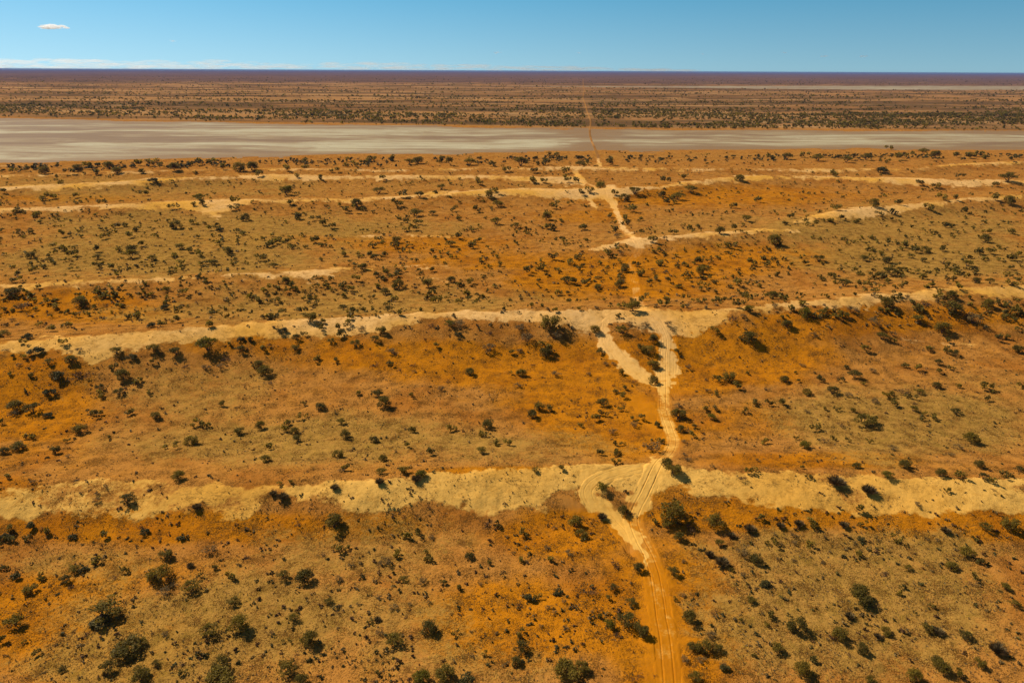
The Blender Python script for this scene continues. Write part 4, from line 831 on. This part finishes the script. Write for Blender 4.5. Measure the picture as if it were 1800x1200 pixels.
# small bushlets, knee high
qx, qy = rand_px(8000, -350, 2150, 545, 1330)
P = hit(qx, qy); sd_, br_, og_, st_, *_ = masks(P[:, 0], P[:, 1], P[:, 2]); cln = fbm(P[:, 0], P[:, 1], 18, 3, 117)
ok = (rs.rand(len(P)) < np.clip(.45 + cln, .05, 1) * (1 - 0.7 * sd_)) & (br_ < .2) & clear_of_track(P, 3.2); P = P[ok]
w = 0.4 + 0.6 * rs.rand(len(P)) ** 1.8; pick = rs.rand(len(P))
for nm, lo, hi, mt, lb in (('small_saltbushes', 0, .4, M_DARK, 'knee high grey green bushes on the near flats'), ('dead_bushlets', .4, .7, M_DEAD, 'knee high brown dead bushes on the near flats'), ('grey_bushlets', .7, 1.01, M_GREY, 'knee high grey bushes on the near flats')):
    m_ = (pick >= lo) & (pick < hi); scatter_shrubs(nm, P[m_], w[m_], 34, mt, rs, lift=.25, kind='stuff', label=lb)
# ------------------------------------------------------------------ clouds, far off, and the air
def cloud_material(name, density):
    m, nt = mat(name); q = NT(nt)
    v = q.new('ShaderNodeVolumePrincipled'); v.inputs['Color'].default_value = (1, 1, 1, 1); v.inputs['Density'].default_value = density
    v.inputs['Anisotropy'].default_value = 0.6
    o = q.new('ShaderNodeOutputMaterial'); q.l.new(v.outputs[0], o.inputs['Volume']); return m
M_CLOUD = cloud_material('cloud_vapour', 1 / 130.0); M_BANK = cloud_material('thin_vapour', 1 / 3000.0); M_WISP = cloud_material('wisp_vapour', 1 / 500.0)
def puff(centres, radii, rs, dens):
    """a heap of lumpy overlapping balls, flattened below"""
    V = []; F = []; D = []; o = 0
    nu_, nv_ = 14, 9
    for c, r in zip(centres, radii):
        th, ph = np.meshgrid(np.linspace(0, 2 * math.pi, nu_, endpoint=False), np.linspace(0, math.pi, nv_), indexing='ij')
        d = np.stack([np.sin(ph) * np.cos(th), np.sin(ph) * np.sin(th), np.cos(ph)], -1).reshape(-1, 3)
        rr = 1 + 0.25 * rs.normal(size=len(d)) * np.sin(ph).ravel()
        p = d * rr[:, None] * r; p[:, 2] = np.where(p[:, 2] < 0, p[:, 2] * 0.5, p[:, 2])
        V.append(p + c)
        i, j = np.meshgrid(np.arange(nu_), np.arange(nv_ - 1), indexing='ij')
        F.append(np.stack([i * nv_ + j, ((i + 1) % nu_) * nv_ + j, ((i + 1) % nu_) * nv_ + j + 1, i * nv_ + j + 1], -1).reshape(-1, 4)[:, ::-1] + o)
        D.append(np.full(len(d), dens)); o += len(d)
    return np.vstack(V), np.vstack(F), np.concatenate(D)
def cloud_at(px, py, wpx, hpx, dist, n, dens, rs, **props):
    d = ray([px], [py])[0]; c = CO + d * (dist / math.hypot(d[0], d[1])); sc = dist / FPX
    C = np.stack([rs.normal(size=n) * 0.24 * wpx * sc, rs.normal(size=n) * 0.2 * wpx * sc, rs.rand(n) * hpx * 0.35 * sc], 1)
    q_ = 1 - np.clip(np.abs(C[:, 0]) / (0.6 * wpx * sc), 0, .8)
    r = np.stack([0.22 * wpx * sc * q_, 0.22 * wpx * sc * q_, 0.40 * hpx * sc * q_], 1) * (0.6 + 0.6 * rs.rand(n, 1))
    V, F, D = puff(C, r, rs, dens)
    o = link('cloud', make_mesh('cloud', V, F, [M_CLOUD if dist < 50000 else M_WISP]), **props); o.location = c
    return o
rs = np.random.RandomState(21)
cloud_at(92, 50, 46, 9, 45000, 9, 0.45, rs, label='largest small white cloud high at the upper left', category='cloud', group='small clouds')
for (cx, cy, cw, ch, dn, lb) in [
    (303, 73, 14, 3.5, .25, 'tiny cloud wisp right of the largest cloud'), (875, 94, 16, 4, .25, 'tiny cloud left of where the track meets the sky'),
    (1018, 94, 12, 4, .25, 'tiny cloud straight above the end of the track'), (1378, 94, 12, 4, .3, 'tiny cloud, first from left in the right hand sky'),
    (1448, 100, 16, 4, .3, 'tiny cloud, second from left in the right hand sky'), (1517, 101, 14, 4, .3, 'tiny cloud, third from left in the right hand sky'),
    (1236, 96, 9, 2.5, .2, 'faint cloud speck low in the sky right of the track')]:
    cloud_at(cx, cy, cw, ch, 60000, 6, dn, rs, label=lb, category='cloud', group='small clouds')
# the low bank along the horizon on the left
C = []; Rr = []
D0 = 85000.0; sc = D0 / FPX
for _ in range(330):
    px = rs.rand() ** 1.45 * 1250 - 30
    top = np.interp(px, [0, 100, 200, 400, 500, 620, 850, 1220], [15, 17, 12, 15, 9, 12, 9, 1])
    up_ = rs.rand() ** 1.3 * top
    d = ray([px], [122 + px * 0.0044 - 2 - up_])[0]; c = CO + d * (D0 * (0.94 + .12 * rs.rand()) / math.hypot(d[0], d[1]))
    C.append(c); r = (4 + 9 * rs.rand()) * sc; Rr.append((r * 1.7, r * 1.2, r * 0.22))
V_, F_, D_ = puff(np.array(C), np.array(Rr), rs, 0.055)
link('cloud_bank', make_mesh('cloud_bank', V_, F_, [M_BANK]), kind='stuff', label='low pale cloud bank lying along the horizon')
# air
hz = bpy.data.materials.new('air'); hz.use_nodes = True; nt = hz.node_tree
for n in list(nt.nodes): nt.nodes.remove(n)
pv = nt.nodes.new('ShaderNodeVolumePrincipled'); pv.inputs['Color'].default_value = (0.22, 0.30, 0.62, 1)
pv.inputs['Density'].default_value = 3.0e-5; pv.inputs['Anisotropy'].default_value = 0.0
oo = nt.nodes.new('ShaderNodeOutputMaterial'); nt.links.new(pv.outputs[0], oo.inputs['Volume'])
B = 71500.0; zb = float(gz.min()) - 1.0; zt = 93.0
vb = np.array([(x, y, z) for z in (zb, zt) for y in (-B, B) for x in (-B, B)], float)
fb = np.array([(0, 2, 3, 1), (4, 5, 7, 6), (0, 1, 5, 4), (2, 6, 7, 3), (0, 4, 6, 2), (1, 3, 7, 5)])
link('haze', make_mesh('haze', vb, fb, [hz]), kind='stuff', label='thin blue air haze over the desert')
